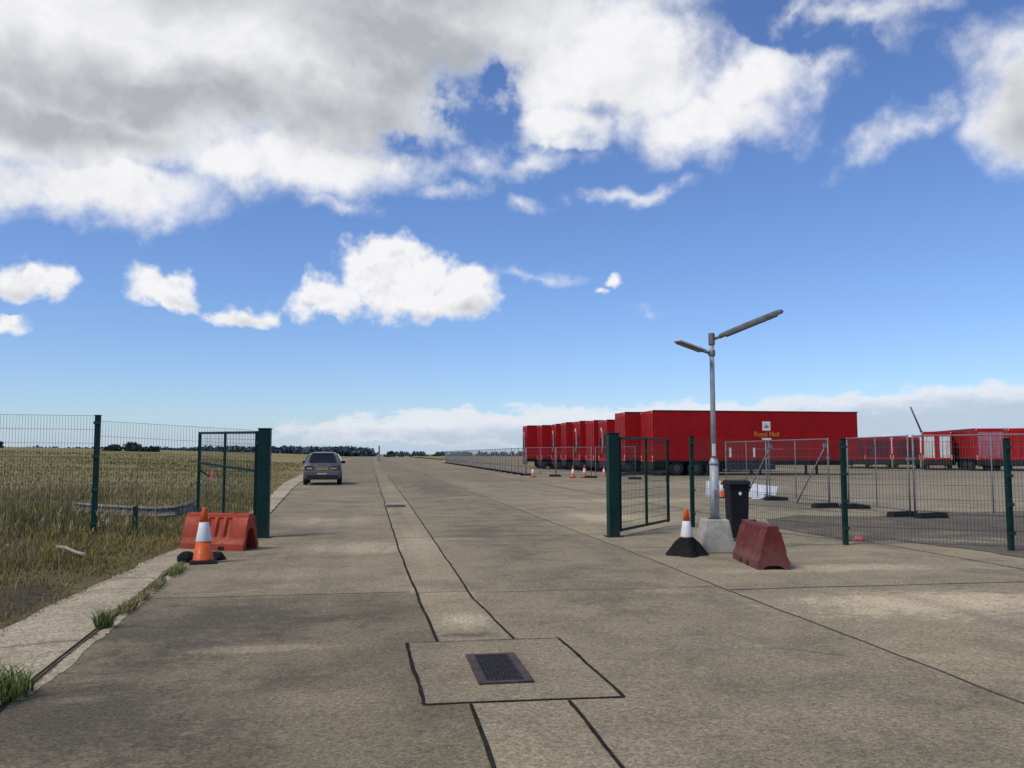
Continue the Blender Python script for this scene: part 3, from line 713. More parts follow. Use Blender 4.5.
# ------------------------------------------------------------------ green gates and fences
def gate_post(par, name, h, s):
    mb = MB().box((-s/2,-s/2,0),(s/2,s/2,h)); mb.build(name, M['green_paint'], par, .008)
    MB().box((-s/2-.012,-s/2-.012,h+.001),(s/2+.012,s/2+.012,h+.018)).build('post_cap', M['green_paint'], par, .004)
    MB().box((-s/2-.05,-s/2-.05,0),(s/2+.05,s/2+.05,.016)).build('base_plate', M['green_paint'], par)
def gate(loc, tip, h, s, zb0, zb1, zt0, zt1, side, label, sign):
    t = thing('gate', label, 'gate', (loc[0], loc[1], 0))
    gate_post(t, 'hinge_post', h, s)
    a = Vector((side*(s/2+.03), s*.3, 0)); b = Vector((tip[0]-loc[0], tip[1]-loc[1], 0))
    dirv = (b-a).normalized(); nrm = Vector((-dirv.y, dirv.x, 0))
    Z = lambda u, top: (zt0+(zt1-zt0)*u) if top else (zb0+(zb1-zb0)*u)
    P = lambda u, f: a.lerp(b, u)+Vector((0, 0, Z(u, 0)+(Z(u, 1)-Z(u, 0))*f))
    fr = MB()
    for u in (0.012, .52, .988): fr.bar(P(u, 0), P(u, 1), .055 if u != .52 else .045, .05)
    for f_ in (0.015, .60, .985): fr.bar(P(0.03, f_), P(.975, f_), .045 if f_ != .6 else .035, .048)
    fr.build('gate_frame', M['green_paint'], t, .004)
    a2, b2 = a.lerp(b, .02), a.lerp(b, .98)
    MB().wires((a2.x, a2.y), (b2.x, b2.y), Z(0, 0)+.02, Z(1, 0)+.02, Z(0, 1)-.02, Z(1, 1)-.02, .07, .14, .0030).build('mesh_panel', M['green_wire'], t)
    for f_ in (.12, .86):
        q = P(.0, f_); MB().tube([q-Vector((0,0,.07)), q+Vector((0,0,.07))], .022).build('hinge', M['green_paint'], t)
    # latch and drop bolt on the free stile
    q = P(.985, .52)
    lm = MB().box((-.03,-.035,-.08),(.03,.035,.08), Matrix.Translation(q)); lm.bar(q+Vector((0,0,-.02)), q+nrm*(-.12)+Vector((side*-.10,0,-.16)), .03)
    lm.build('latch', M['green_paint'], t, .006)
    q = P(.985, .02); MB().bar(q+Vector((0,0,.28)), q+Vector((0,0,-max(.05, zb1-.04))), .028).build('drop_bolt', M['green_paint'], t)
    if sign:
        q = P(.74, .46)
        tg = MB().box((-.055,-.004,-.10),(.055,.004,.10), Matrix.Translation(q) @ Matrix.Rotation(math.atan2(dirv.y, dirv.x), 4, 'Z'))
        tg.build('red_tag', M['litter'], t)
    return t
gate((-1.925,16.15), (-3.56,18.75), 1.95, .215, .10, .36, 1.92, 1.96, -1, 'dark green mesh gate swung open into the meadow behind the orange barrier', True)
gate((4.36,15.30), (6.18,17.45), 1.87, .20, .08, .09, 1.82, 1.83, 1, 'dark green mesh gate swung open beside the lamp post and trailers', False)

def mesh_fence(label, posts, panels, w=.062):
    t = thing('mesh_fence', label, 'fence', (posts[0][0], posts[0][1], 0)); o = Vector((posts[0][0], posts[0][1], 0))
    for (x, y, z0, z1) in posts:
        p = Vector((x, y, 0))-o
        po = MB().box((p.x-w/2, p.y-w/2, z0),(p.x+w/2, p.y+w/2, z1)).build('post', M['green_paint'], t, .005)
        MB().box((p.x-w/2-.006, p.y-w/2-.006, z1+.001),(p.x+w/2+.006, p.y+w/2+.006, z1+.014)).build('post_cap', M['rubber'], po)
        for k in range(4):
            zz = z0+.25+k*(z1-z0-.4)/3; MB().box((p.x-w/2-.012, p.y-w/2-.02, zz),(p.x+w/2+.012, p.y-w/2-.002, zz+.05)).build('clamp', M['green_wire'], po)
    for (x0, y0, x1, y1, b0, b1, t0, t1) in panels:
        MB().wires((x0-o.x, y0-o.y), (x1-o.x, y1-o.y), b0, b1, t0, t1, .05, .24, .0028).build('mesh_panel', M['green_wire'], t)
    return t
mesh_fence('green welded mesh fence crossing the meadow edge left of the open gate',
    [(-4.76,16.05,.02,2.17),(-7.6,16.0,.02,2.19),(-10.4,16.0,.02,2.19)],
    [(-2.13,16.17,-4.73,16.06,.16,.22,1.93,2.08),(-4.79,16.04,-7.57,16.0,.24,.26,2.17,2.19),(-7.63,16.0,-10.37,16.0,.24,.26,2.17,2.19)], .085)
mesh_fence('dark green welded mesh fence running right from the bin to the frame edge',
    [(6.53,17.0,0,1.86),(7.76,13.3,0,1.74),(9.81,12.06,0,1.73),(12.1,10.7,0,1.73)],
    [(6.54,16.96,7.75,13.34,.07,.07,1.80,1.70),(7.79,13.28,9.78,12.08,.07,.07,1.70,1.70),(9.84,12.04,12.07,10.72,.07,.07,1.70,1.70)], .075)
sp = at(135, 525, 17.0)
t = thing('short_post', 'short green stump of a post in grass behind the left fence', 'post', (sp.x, 17.0, field_z(sp.x, 17.0)-.02))
MB().box((-.04,-.04,0),(.04,.04,.46)).build('post_stub', M['green_paint'], t, .006)

# curved guard rail lying in the grass
pts = [at(74,503,21.5), at(100,507,20.6), at(128,510,19.9), at(155,511,19.4), at(174,509.5,19.3), at(187,505,19.5), at(196,499,20.0)]
zz = [.27,.26,.26,.26,.29,.34,.40]
base = pts[3]; t = thing('guard_rail', 'pale grey crash barrier rail curving through grass behind the left fence', 'guard rail', (base.x, base.y, 0))
prof = [(-.012,-.15),(.03,-.10),(-.02,-.03),(-.02,.03),(.03,.10),(-.012,.15)]
vs, fs = [], []
cr = []
for i in range(len(pts)-1):
    for k in range(6):
        u = k/6; cr.append((pts[i].lerp(pts[i+1], u), zz[i]+(zz[i+1]-zz[i])*u))
cr.append((pts[-1], zz[-1]))
for i, (p, z) in enumerate(cr):
    a, b = cr[max(i-1, 0)][0], cr[min(i+1, len(cr)-1)][0]
    tdir = Vector((b.x-a.x, b.y-a.y, 0)).normalized(); nn = Vector((tdir.y, -tdir.x, 0))
    for (o_, h_) in prof:
        q = Vector((p.x, p.y, 0))-Vector((base.x, base.y, 0))+nn*o_; vs.append((q.x, q.y, z+h_*.8))
m_ = len(prof)
fs = [(i*m_+j, i*m_+j+1, (i+1)*m_+j+1, (i+1)*m_+j) for i in range(len(cr)-1) for j in range(m_-1)]
o = MB().add(vs, fs).build('rail_beam', M['rail'], t); sm = o.modifiers.new('t', 'SOLIDIFY'); sm.thickness = .006
for i in (3, 20, 34):
    p, z = cr[i]; q = p-base
    MB().box((q.x-.05, q.y+.05, .0),(q.x+.05, q.y+.15, z-.02)).build('rail_post', M['galv_dull'], t, .004)
# dead branch in the grass
p = gnd(58, 547, .17); q = gnd(86, 555, .15)
t = MB().tube([p, p.lerp(q, .3)+Vector((0,0,.02)), p.lerp(q, .65), q], [.030,.024,.022,.028], 8).build('dead_branch', M['branch'])
tag(t, 'pale broken branch lying in the grass near the path', 'branch')

# ------------------------------------------------------------------ traffic cones
def make_cone(label, loc, rz, group):
    t = thing('traffic_cone', label, 'traffic cone', loc, rz, group)
    b = MB(); n = 0.185
    pr = [(-n,-n),(n,-n),(n,n),(-n,n)]
    b.frustum((-n,-n),(n,n),(-n+.02,-n+.02),(n-.02,n-.02),0,.045)
    b.build('base', M['rubber'], t, .014, 3)
    r = lambda z: .138+(.030-.138)*(z-.045)/(.76-.045)
    MB().lathe([(r(.046)+.012,.046),(r(.06),.06),(r(.30),.30)], 32).build('cone_body', M['orange'], t)
    MB().lathe([(r(.30)+.004,.301),(r(.30)+.005,.305),(r(.56)+.005,.556),(r(.56)+.002,.56)], 32).build('reflective_sleeve', M['coneref'], t)
    MB().lathe([(r(.56),.561),(r(.74),.735),(r(.76)-.004,.757),(.014,.762)], 32).build('cone_tip', M['orange'], t)
    return t
pc = gnd(203, 563)
cone0 = make_cone('orange and white traffic cone on a black base in front of the orange barrier', (pc.x, pc.y, 0), R(12), 'traffic cones')
def cone_at(px, py, label, s=.95, rz=0.):
    p = gnd(px, py); return dup(cone0, (p.x, p.y, 0), rz, label, s)
cone_at(533, 477.3, 'traffic cone by the near corner of the steel mesh fence, left of a pair', .95, .3)
cone_at(573, 477.8, 'left traffic cone of the close pair in front of the red trailers', 1., .1)
cone_at(584.5, 477.6, 'right traffic cone of the close pair in front of the red trailers', 1.05, .8)
cone_at(604, 476.2, 'traffic cone showing beside the top half of the right gate post', .9, .8)
cone_at(470.5, 465.6, 'faraway traffic cone at the foot of the long steel fence', 1., 0)
cone_at(444.5, 463.6, 'farthest traffic cone at the left end of the steel fence', .95, 0)
cone_at(722, 498, 'traffic cone half hidden between the lamp pole and the black bin', .8, .5)

# cone with a sagging black weight bag
pc = gnd(687, 555)
t = dup(cone0, (pc.x, pc.y, 0), R(20), 'traffic cone rising out of a black weight bag left of the lamp base', .90)
def lump(name, m, parent, sx, sy, sz, seed, n=22, k=12, peak=0., loc=None, rough=.2):
    vs = []
    for i in range(k+1):
        ph = (i/k)*math.pi/2
        for j in range(n):
            a = 2*math.pi*j/n
            rr = math.cos(ph)**(.8 if peak == 0 else 1.0)
            z = math.sin(ph)
            if peak: z = (1-(1-z)**.85); rr = (1-i/k)**(1.-.25*peak)*(1+.10*math.sin(a*4+seed)*(1-i/k)); z = i/k
            nz = mnoise.noise(Vector((math.cos(a)*1.7+seed, math.sin(a)*1.7, z*2.5)))
            rr *= 1+rough*nz*(1 if rough < .3 else 1+mnoise.noise(Vector((a*3, z*7, seed)))); zz_ = sz*z*(1+.15*mnoise.noise(Vector((math.cos(a)*2, math.sin(a)*2, seed+z))))
            vs.append((sx*rr*math.cos(a), sy*rr*math.sin(a), max(0, zz_)))
    fs = [(i*n+j, i*n+(j+1) % n, (i+1)*n+(j+1) % n, (i+1)*n+j) for i in range(k) for j in range(n)]
    fs.append(tuple(reversed(range(n))))
    return MB().add(vs, fs, True).build(name, m, parent, loc=loc)
def draped_bag(label, loc):
    # a square saddle bag lying over the cone foot: four sagging corners round a neck
    n, k = 40, 9; vs = []
    for i in range(k+1):
        u = i/k
        for j in range(n):
            a = 2*math.pi*j/n; cornr = abs(math.cos(2*a+.35))**1.5
            R_ = .215+.115*cornr
            r_ = .100+(R_-.100)*u
            z = .25*(1-u)**(1.05+.75*(1-cornr)) + .012
            z += .030*(cornr-.45)*math.sin(math.pi*u)
            z += .030*mnoise.noise(Vector((math.cos(a)*2.6, math.sin(a)*2.6, u*3)))*(4*u*(1-u)) - (.012 if u == 1 else 0)
            r_ *= 1+.10*mnoise.noise(Vector((math.cos(a)*3, math.sin(a)*3, 4)))*u
            vs.append((r_*math.cos(a), r_*math.sin(a), max(.003, z)))
    fs = [(i*n+j, i*n+(j+1) % n, (i+1)*n+(j+1) % n, (i+1)*n+j) for i in range(k) for j in range(n)]
    o = MB().add(vs, fs, True).build('weight_bag', M['bag'], None, loc=loc)
    return tag(o, label, 'weight bag')
draped_bag('black rubber weight bag draped round the foot of the right cone', (pc.x, pc.y, .0))
for k, (px, py, sx, sy, sz, lab) in enumerate([(184,563,.135,.15,.145,'lumpy black sandbag left of the orange cone'), (215,560.5,.125,.15,.11,'smaller black sandbag tucked right of the orange cone')]):
    p = gnd(px, py); o = lump('sandbag', M['bag'], None, sx, sy, sz, 3+k*5, loc=(p.x, p.y+.12, 0)); tag(o, lab, 'sandbag', 'black sandbags by the cone')

# ------------------------------------------------------------------ plastic road barriers
def make_barrier(name, label, loc, rz, L, m, group, arch_w=.115, arch_h=.35):
    """hollow moulded barrier: sloped ribbed sides, stepped foot, arched tunnel in each end, fork slots"""
    t = thing(name, label, 'road barrier', loc, rz, group)
    def prof(rib, arch):
        p = [(.235, 0), (.235, .10), (.205, .15), (.185-rib*.6, .20), (.185-rib, .24), (.115-rib, .47), (.088, .50), (.080, .548), (.060, .56)]
        right = p; left = [(-x, z) for x, z in reversed(p)]
        aw, ah = (arch_w, arch_h) if arch else (.02, .004)
        inner = [(-aw*1.35, 0 if arch else 0), (-aw*1.2, ah*.45), (-aw*.8, ah*.85), (0, ah), (aw*.8, ah*.85), (aw*1.2, ah*.45), (aw*1.35, 0)]
        return right+left+inner
    st = [(0, 0, 1), (.02, 0, 1), (.20, 0, 1), (.2001, 0, 0)]
    nr = 4; a0, a1 = .24, L-.24; seg = (a1-a0)/nr
    for k in range(nr):
        s0 = a0+k*seg; st += [(s0+.02, 0, 0), (s0+.05, .042, 0), (s0+seg-.05, .042, 0), (s0+seg-.02, 0, 0)]
    st += [(L-.2001, 0, 0), (L-.20, 0, 1), (L-.02, 0, 1), (L, 0, 1)]
    vs, n = [], None
    for (x, rib, arch) in st:
        pr = prof(rib, arch); n = len(pr); sh = .0
        tap = .035*(1-min(1, min(x, L-x)/.12))
        for (yy, zz_) in pr:
            slot = 0
            vs.append((x-L/2, yy*(1-tap), zz_))
    fs = [(i*n+j, i*n+(j+1) % n, (i+1)*n+(j+1) % n, (i+1)*n+j) for i in range(len(st)-1) for j in range(n)]
    fs += [tuple(reversed(range(n))), tuple((len(st)-1)*n+j for j in range(n))]
    o = MB().add(vs, fs).build('barrier_body', m, t, autosmooth=.6)
    bv = o.modifiers.new('bev', 'BEVEL'); bv.width = .012; bv.segments = 2; bv.limit_method = 'ANGLE'; bv.angle_limit = .5
    # dark blocks as the shade of fork-lift slots; filler cap
    for sx in (-.17, .17):
        for sgn in (-1, 1):
            MB().box((sx-.055, sgn*.226-.012, .001),(sx+.055, sgn*.226+.012, .065)).build('fork_slot_shade', M['hollow'], t, .006)
    MB().lathe([(.04,.555),(.04,.578),(.034,.584)], 20, (L*.22, 0, 0)).build('filler_cap', m, t)
    return t
# left barrier: across the gate post foot; right barrier: end towards the viewer
c = (gnd(189,546)+gnd(254,550))/2
bl = make_barrier('road_barrier', 'bright orange red plastic barrier standing before the left gate post', (c.x, c.y-.12, 0), math.atan2(-.46, 1.1), 1.10, M['barrier_orange'], 'plastic road barriers')
br = make_barrier('road_barrier', 'faded maroon plastic barrier seen end on right of the lamp base', (5.27, 11.22, 0), R(81), 1.25, M['barrier_maroon'], 'plastic road barriers', .115, .055)
br.scale = (1., .93, 1.)
p = gnd(714.5, 497.5)
bw = make_barrier('road_barrier', 'white plastic barrier far behind the lamp pole and bin', (p.x+.12, p.y+.3, 0), R(-8), .52, M['barrier_white'], 'plastic road barriers', .06, .1)

# ------------------------------------------------------------------ lamp post
L0 = (5.25, 12.72, 0)
t = thing('lamp_post', 'grey lamp post with two unequal tilted lamp heads on a concrete block', 'lamp post', L0)
MB().tube([(0,0,.49),(0,0,1.33)], .068, 20).build('lower_pole', M['pole'], t)
MB().lathe([(.074,1.331),(.074,1.37),(.044,1.44)], 20).build('pole_collar', M['pole'], t)
MB().tube([(0,0,1.44),(0,0,3.27)], [.041,.036], 18).build('upper_pole', M['pole'], t)
MB().lathe([(.047,3.21),(.05,3.22),(.05,3.38),(.044,3.395)], 18).build('pole_top_bracket', M['lamp_dark'], t)
MB().box((-.045,-.075,1.47),(-.002,-.045,1.66)).build('white_sticker', M['sticker'], t)
MB().box((-.035,-.073,.72),(.035,-.062,.95)).build('inspection_door', M['galv_dull'], t, .003)
rd = Vector((1.06,-.14,.435)).normalized()
def lamp_head(par, s, direction, stem, length, w, h, m, lens):
    d_ = direction.normalized(); xax = d_.cross(Vector((0,0,1))).normalized(); up = xax.cross(d_)
    h0 = MB().tube([s, s+d_*stem], .024, 12).build('lamp_arm', M['galv_dull'], par)
    vs = []; n = 14
    stn = [(0,.55,.6),(.03,.9,.9),(.12,1,1),(.5,1.03,1.05),(.9,1,1),(.975,.85,.8),(1,.5,.4)]
    for (u, a, b) in stn:
        c_ = s+d_*(stem-.02+u*length)
        for j in range(n):
            an = 2*math.pi*j/n
            cx = math.copysign(abs(math.cos(an))**.7, math.cos(an))*w/2*a; cz = math.copysign(abs(math.sin(an))**.7, math.sin(an))*h/2*b
            vs.append(c_+xax*cx+up*max(cz, -h*.3))
    fs = [(i*n+j, i*n+(j+1) % n, (i+1)*n+(j+1) % n, (i+1)*n+j) for i in range(len(stn)-1) for j in range(n)]
    fs += [tuple(reversed(range(n))), tuple((len(stn)-1)*n+j for j in range(n))]
    lh = MB().add(vs, fs, True).build('lamp_head', m, par, autosmooth=.8)
    c0 = s+d_*(stem+.08*length)-up*(h*.3+.008); c1 = s+d_*(stem+.88*length)-up*(h*.3+.008)
    MB().bar(c0, c1, w*.7, .02, up).build('lens', lens, lh, .004)
lamp_head(t, Vector((.03,0,3.30)), rd, .13, 1.09, .125, .105, M['lamp_dark'], M['lens'])
lamp_head(t, Vector((-.03,0,3.075)), Vector((-.55,-.22,.13)), .14, .60, .17, .05, M['lamp_pale'], M['lens'])
MB().lathe([(.045,3.03),(.052,3.04),(.052,3.12),(.045,3.13)], 18).build('arm_bracket', M['galv_dull'], t)
t = thing('ballast_block', 'tapered pale concrete block holding the lamp post', 'concrete block', (5.24, 12.72, 0), R(-6))
mb = MB().frustum((-.265,-.25),(.265,.25),(-.18,-.175),(.18,.175),.0,.50); mb.build('concrete_block', M['block'], t, .018, 2)
MB().lathe([(.10,.501),(.10,.512)], 20).build('grout_collar', M['crack'], t)

# ------------------------------------------------------------------ wheelie bin
t = thing('wheelie_bin', 'black wheelie bin with a small white sticker beside the lamp post', 'bin', (6.31, 14.30, 0), R(-8))
t.scale = (.84, .9, 1.)
MB().frustum((-.165,-.19),(.165,.20),(-.20,-.23),(.20,.25),.05,.96).build('bin_body', M['bin'], t, .03, 3)
MB().box((-.215,-.245,.90),(.215,.262,.955)).build('bin_rim', M['bin'], t, .012)
vs = []; n = 9
prof = [(-.275,.958),(-.275,.985),(-.20,1.035),(0,1.055),(.18,1.04),(.285,.99),(.285,.958)]
MB().prism(prof, 'x', -.222, .222).build('lid', M['bin'], t, .014, 2)
MB().tube([(-.17,.33,.97),(.17,.33,.97)], .016, 10).build('handle', M['bin'], t)
for sx in (-.21, .21):
    MB().tube([(sx-.025,.16,.10),(sx+.025,.16,.10)], .10, 20).build('wheel', M['rubber'], t)
MB().tube([(.0,-.232,.82),(.0,-.246,.82)], .030, 14).build('sticker', M['sticker'], t)

# ------------------------------------------------------------------ steel mesh site fencing
def make_panel(label, L=3.4, H=1.96, dv=.085):
    t = thing('site_fence_panel', label, 'fence panel', (0,0,0), 0, 'temporary steel fence panels')
    fr = MB()
    for x in (.0, L): fr.tube([(x,0,.06),(x,0,H)], .021, 8)
    for z in (.16, H-.03): fr.tube([(.02,0,z),(L-.02,0,z)], .017, 8)
    fr.tube([(L/2,0,.16),(L/2,0,H-.04)], .015, 8)
    fr.build('frame', M['galv_dull'], t)
    MB().wires((.03,0),(L-.03,0),.18,.18,H-.05,H-.05,.06,.24,.0013).build('mesh_infill', M['galv'], t)
    MB().box((-.05,-.03,1.35),(.05,.03,1.42)).build('clamp', M['galv_dull'], t)
    return t
def place(root, a, b, label, used):
    rz = math.atan2(b[1]-a[1], b[0]-a[0])
    if not used: root.location = (a[0], a[1], 0); root.rotation_euler.z = rz; root['label'] = label; return root
    return dup(root, (a[0], a[1], 0), rz, label)
pan0 = make_panel('steel mesh panel')
near = [((12.75,18.75),(14.75,15.9),'steel mesh fence panel at the right edge of the frame beyond the green fence'),
        (at(908,454,18.8)[:2],at(850,454,22.0)[:2],'steel mesh fence panel just left of the paired rubber feet near frame right'),
        (at(828,454,23.0)[:2],at(770,454,26.15)[:2],'braced steel mesh fence panel in front of the right half of the big trailer'),
        (at(769,454,26.6)[:2],at(731,454,29.55)[:2],'steel mesh fence panel with a leaning prop behind the black bin')]
for k, (a, b, lab) in enumerate(near): place(pan0, a, b, lab, k > 0)
# raking props on two of them
for k, (x, y, lab) in enumerate([(12.75, 26.2, 'steel raking prop leaning on the fence panel beside the white boards'), (12.95, 23.1, 'steel raking prop behind the fence left of the green fence post')]):
    t = thing('fence_prop', lab, 'fence prop', (x, y, 0), 0, 'raking fence props')
    MB().tube([(0,0,1.75),(-.45,.95,.05)], .02, 8).tube([(-.45,.95,.05),(0.02,.1,.06)], .018, 8).build('prop_tube', M['galv_dull'], t)
    MB().box((-.06,-.04,1.68),(.06,.06,1.80)).build('clamp', M['galv_dull'], t, .004)
fx, first = None, None
def foot(x, y, rz, label):
    global fx
    if fx is None:
        fx = thing('rubber_ballast', label, 'fence foot', (x, y, 0), rz, 'rubber fence feet')
        MB().frustum((-.40,-.125),(.40,.125),(-.37,-.10),(.37,.10),0,.13).build('rubber_block', M['rubber'], fx, .012)
        mb = MB()
        for k in range(-2, 3): mb.lathe([(.022,.1301),(.022,.136)], 10, (k*.14, 0, 0))
        mb.build('socket', M['hollow'], fx)
        return fx
    return dup(fx, (x, y, 0), rz, label)
foot(12.55, 18.95, R(12), 'left rubber foot of the pair under the rightmost fence joint')
foot(12.95, 18.45, R(5), 'right rubber foot of the pair under the rightmost fence joint')
foot(12.55, 22.5, R(8), 'left rubber fence foot behind the green fence post')
foot(13.15, 22.0, R(-6), 'right rubber fence foot behind the green fence post')
foot(12.95, 26.3, R(5), 'rubber fence foot beside the white boards')
foot(14.85, 15.8, R(50), 'rubber fence foot at the right edge of the frame')
foot(13.25, 29.7, R(20), 'rubber fence foot hidden behind the black bin')
# far run: a short return by the cones, then a long line into the distance
run = [((15.4,49.2),(13.75,52.2)),((13.6,52.6),(12.0,55.6)),((12.0,55.9),(10.6,59.0))]
for k, (a, b) in enumerate(run): place(pan0, a, b, ['steel mesh panel partly behind the right gate post', 'steel mesh panel behind the close pair of cones', 'steel mesh panel behind the single cone at the fence corner'][k], True)
y = 59.3; k = 0
while y < 146:
    xa = 10.6+(12.2-10.6)*(y-59)/86; xb = 10.6+(12.2-10.6)*(y+3.4-59)/86
    place(pan0, (xa, y), (xb, y+3.4), 'steel mesh panel of the long fence line running into the distance', True)
    foot(xa, y-.02, R(4), 'rubber foot along the long distant fence line')
    y += 3.52; k += 1
for k, (a, b) in enumerate(run): foot(a[0], a[1]+.1, R(-20), ['rubber fence foot behind the right gate post', 'rubber fence foot behind the close pair of cones', 'rubber fence foot left of the close pair of cones'][k])

# white boards lying by the fence
p = gnd(765, 499)
t = thing('folded_board', 'white plastic boards slumped against the fence right of the black bin', 'board', (p.x-.2, p.y-.3, 0), R(-8))
def board(name, pts, th=.02):
    a = [Vector(q) for q in pts]; n_ = (a[1]-a[0]).cross(a[3]-a[0]).normalized()*th
    MB().add(a+[q+n_ for q in a], [(0,1,2,3),(7,6,5,4),(0,4,5,1),(1,5,6,2),(2,6,7,3),(3,7,4,0)]).build(name, M['whiteboard'], t, .006)
board('leaning_board', [(-.15,.05,.02),(.40,.02,.02),(.62,.42,.40),(-.02,.45,.47)])
board('rear_board', [(-.46,.55,.0),(-.05,.50,.0),(-.02,.62,.50),(-.42,.66,.48)])
board('flat_board', [(-.50,-.35,.02),(-.18,-.38,.02),(-.05,.02,.05),(-.36,.04,.05)])
# crumpled red litter by the fence post
p = gnd(858, 541)
o = lump('litter', M['litter'], None, .10, .075, .085, 11, 18, 9, loc=(p.x, p.y, .004), rough=.75); tag(o, 'crumpled red plastic litter at the foot of the green fence post', 'litter')

# ------------------------------------------------------------------ trailers
def text_mesh(body, size, name, m, parent, loc, rot):
    cu = bpy.data.curves.new(name, 'FONT'); cu.body = body; cu.size = size; cu.align_x = 'CENTER'; cu.align_y = 'CENTER'; cu.extrude = .004; cu.offset = .012
    tmp = bpy.data.objects.new('tmp', cu); COL.objects.link(tmp)
    dg = bpy.context.evaluated_depsgraph_get(); dg.update()
    me = bpy.data.meshes.new_from_object(tmp.evaluated_get(dg)); me.name = name
    bpy.data.objects.remove(tmp); me.materials.clear(); me.materials.append(m)
    o = bpy.data.objects.new(name, me); COL.objects.link(o); o.parent = parent; o.location = loc; o.rotation_euler = rot
    return o
def make_trailer(label, L, H, door='red', body='red', Wd=2.55, zb=1.05, seed=0, door_h=None):
    """rear end at x=0, body along +x, y from 0 (camera-side flank) to Wd"""
    t = thing('trailer', label, 'trailer', (0,0,0), 0, 'parked red trailers')
    bm_ = MB().box((.06,0,zb),(L,Wd,H)); bo = bm_.build('body', M[body], t, .05, 2)
    MB().box((.02,-.015,H-.07),(L+.02,.03,H+.012)).box((.02,Wd-.03,H-.07),(L+.02,Wd+.015,H+.012)).build('roof_rail', M['red_dark'], bo)
    MB().box((.05,-.022,zb-.06),(L,-.002,zb+.07)).box((.05,Wd+.002,zb-.06),(L,Wd+.022,zb+.07)).build('lower_rail', M['red_dark'], bo)
    # rear frame, doors, lights
    fr = MB()
    for y0 in (0., Wd-.16): fr.box((-.02,y0,zb-.1),(.058,y0+.16,H-.02))
    fr.box((-.02,.162,H-.30),(.058,Wd-.162,H-.02)).box((-.02,.162,zb-.1),(.058,Wd-.162,zb+.08))
    fr.build('rear_frame', M['red_bright'], t, .01)
    dm = {'red': 'red_bright', 'maroon': 'maroon', 'white': 'white_door', 'pink': 'pink'}[door]
    mid = Wd/2; cg = .22 if door == 'white' else .012
    if cg > .1: MB().box((-.02,mid-cg+.01,zb+.085),(.05,mid+cg-.01,H-.31)).build('centre_post', M['red_bright'], t, .01)
    for (ya, yb) in ((.17, mid-cg), (mid+cg, Wd-.17)):
        dd_ = MB().box((-.012,ya,zb+.085),(.03,yb,H-.305)).build('rear_door', M[dm], t, .01)
        lock = MB()
        for yy in (ya+.25*(yb-ya), ya+.75*(yb-ya)): lock.tube([(-.032,yy,zb+.1),(-.032,yy,H-.33)], .016, 8)
        lock.build('lock_bar', M['red_dark' if door in ('red', 'maroon') else 'galv'], dd_)
    for y0 in (.02, Wd-.14):
        MB().box((-.045,y0+.02,zb+.16),(-.021,y0+.10,zb+.32)).build('marker_light', M['whitemark'], t, .01)
        MB().box((-.045,y0,zb-.08),(-.021,y0+.12,zb+.10)).build('tail_light', M['amber'], t, .01)
        MB().box((-.04,y0+.03,H-.16),(-.021,y0+.11,H-.09)).build('top_marker', M['whitemark'], t)
    MB().box((-.03,.30,zb-.55),(.03,Wd-.30,zb-.42)).build('bumper', M['chassis'], t, .01)
    MB().box((.01,.05,.42),(.05,Wd-.05,zb-.11)).build('dark_fill_panel', M['chassis'], t)  # added dark sheet standing in for the darkness under the trailer
    ch = MB().box((.1,.55,zb-.35),(L-.1,.75,zb-.001)).box((.1,Wd-.75,zb-.35),(L-.1,Wd-.55,zb-.001))
    for k in range(9): ch.box((.4+k*(L-1)/8,.30,zb-.16),(.5+k*(L-1)/8,Wd-.30,zb-.04))
    ch.build('chassis', M['chassis'], t)
    MB().box((5.4,.03,.40),(9.0,.10,zb-.07)).build('side_guard', M['chassis'], t, .01)
    MB().box((5.4,Wd-.10,.40),(9.0,Wd-.03,zb-.07)).build('side_guard', M['chassis'], t, .01)
    for ax in (1.7, 3.05, 4.4):
        for (ya, yb) in ((.04,.36), (Wd-.36,Wd-.04)):
            wv = MB().tube([(ax,ya,.52),(ax,ya+.04,.52),(ax,yb-.04,.52),(ax,yb,.52)], [.46,.52,.52,.46], 22).build('wheel', M['tyre'], t)
            MB().tube([(ax,ya-.006 if ya < 1 else yb-.05,.52),(ax,ya+.05 if ya < 1 else yb+.006,.52)], .24, 16).build('rim', M['rim'], wv)
        MB().tube([(ax,.3,.52),(ax,Wd-.3,.52)], .07, 8).build('axle', M['chassis'], t)
    for k in (0, 1):
        MB().box((L-3.0-.08,.45 if k == 0 else Wd-.57,.06),(L-3.0+.08,.57 if k == 0 else Wd-.45,zb-.1)).box((L-3.0-.16,.40 if k == 0 else Wd-.62,0),(L-3.0+.16,.62 if k == 0 else Wd-.40,.06)).build('landing_leg', M['chassis'], t)
    mf = MB().box((5.05,.06,.30),(5.07,.5,zb-.1)).box((5.05,Wd-.5,.30),(5.07,Wd-.06,zb-.1)); mf.build('mud_flap', M['chassis'], t)
    return t
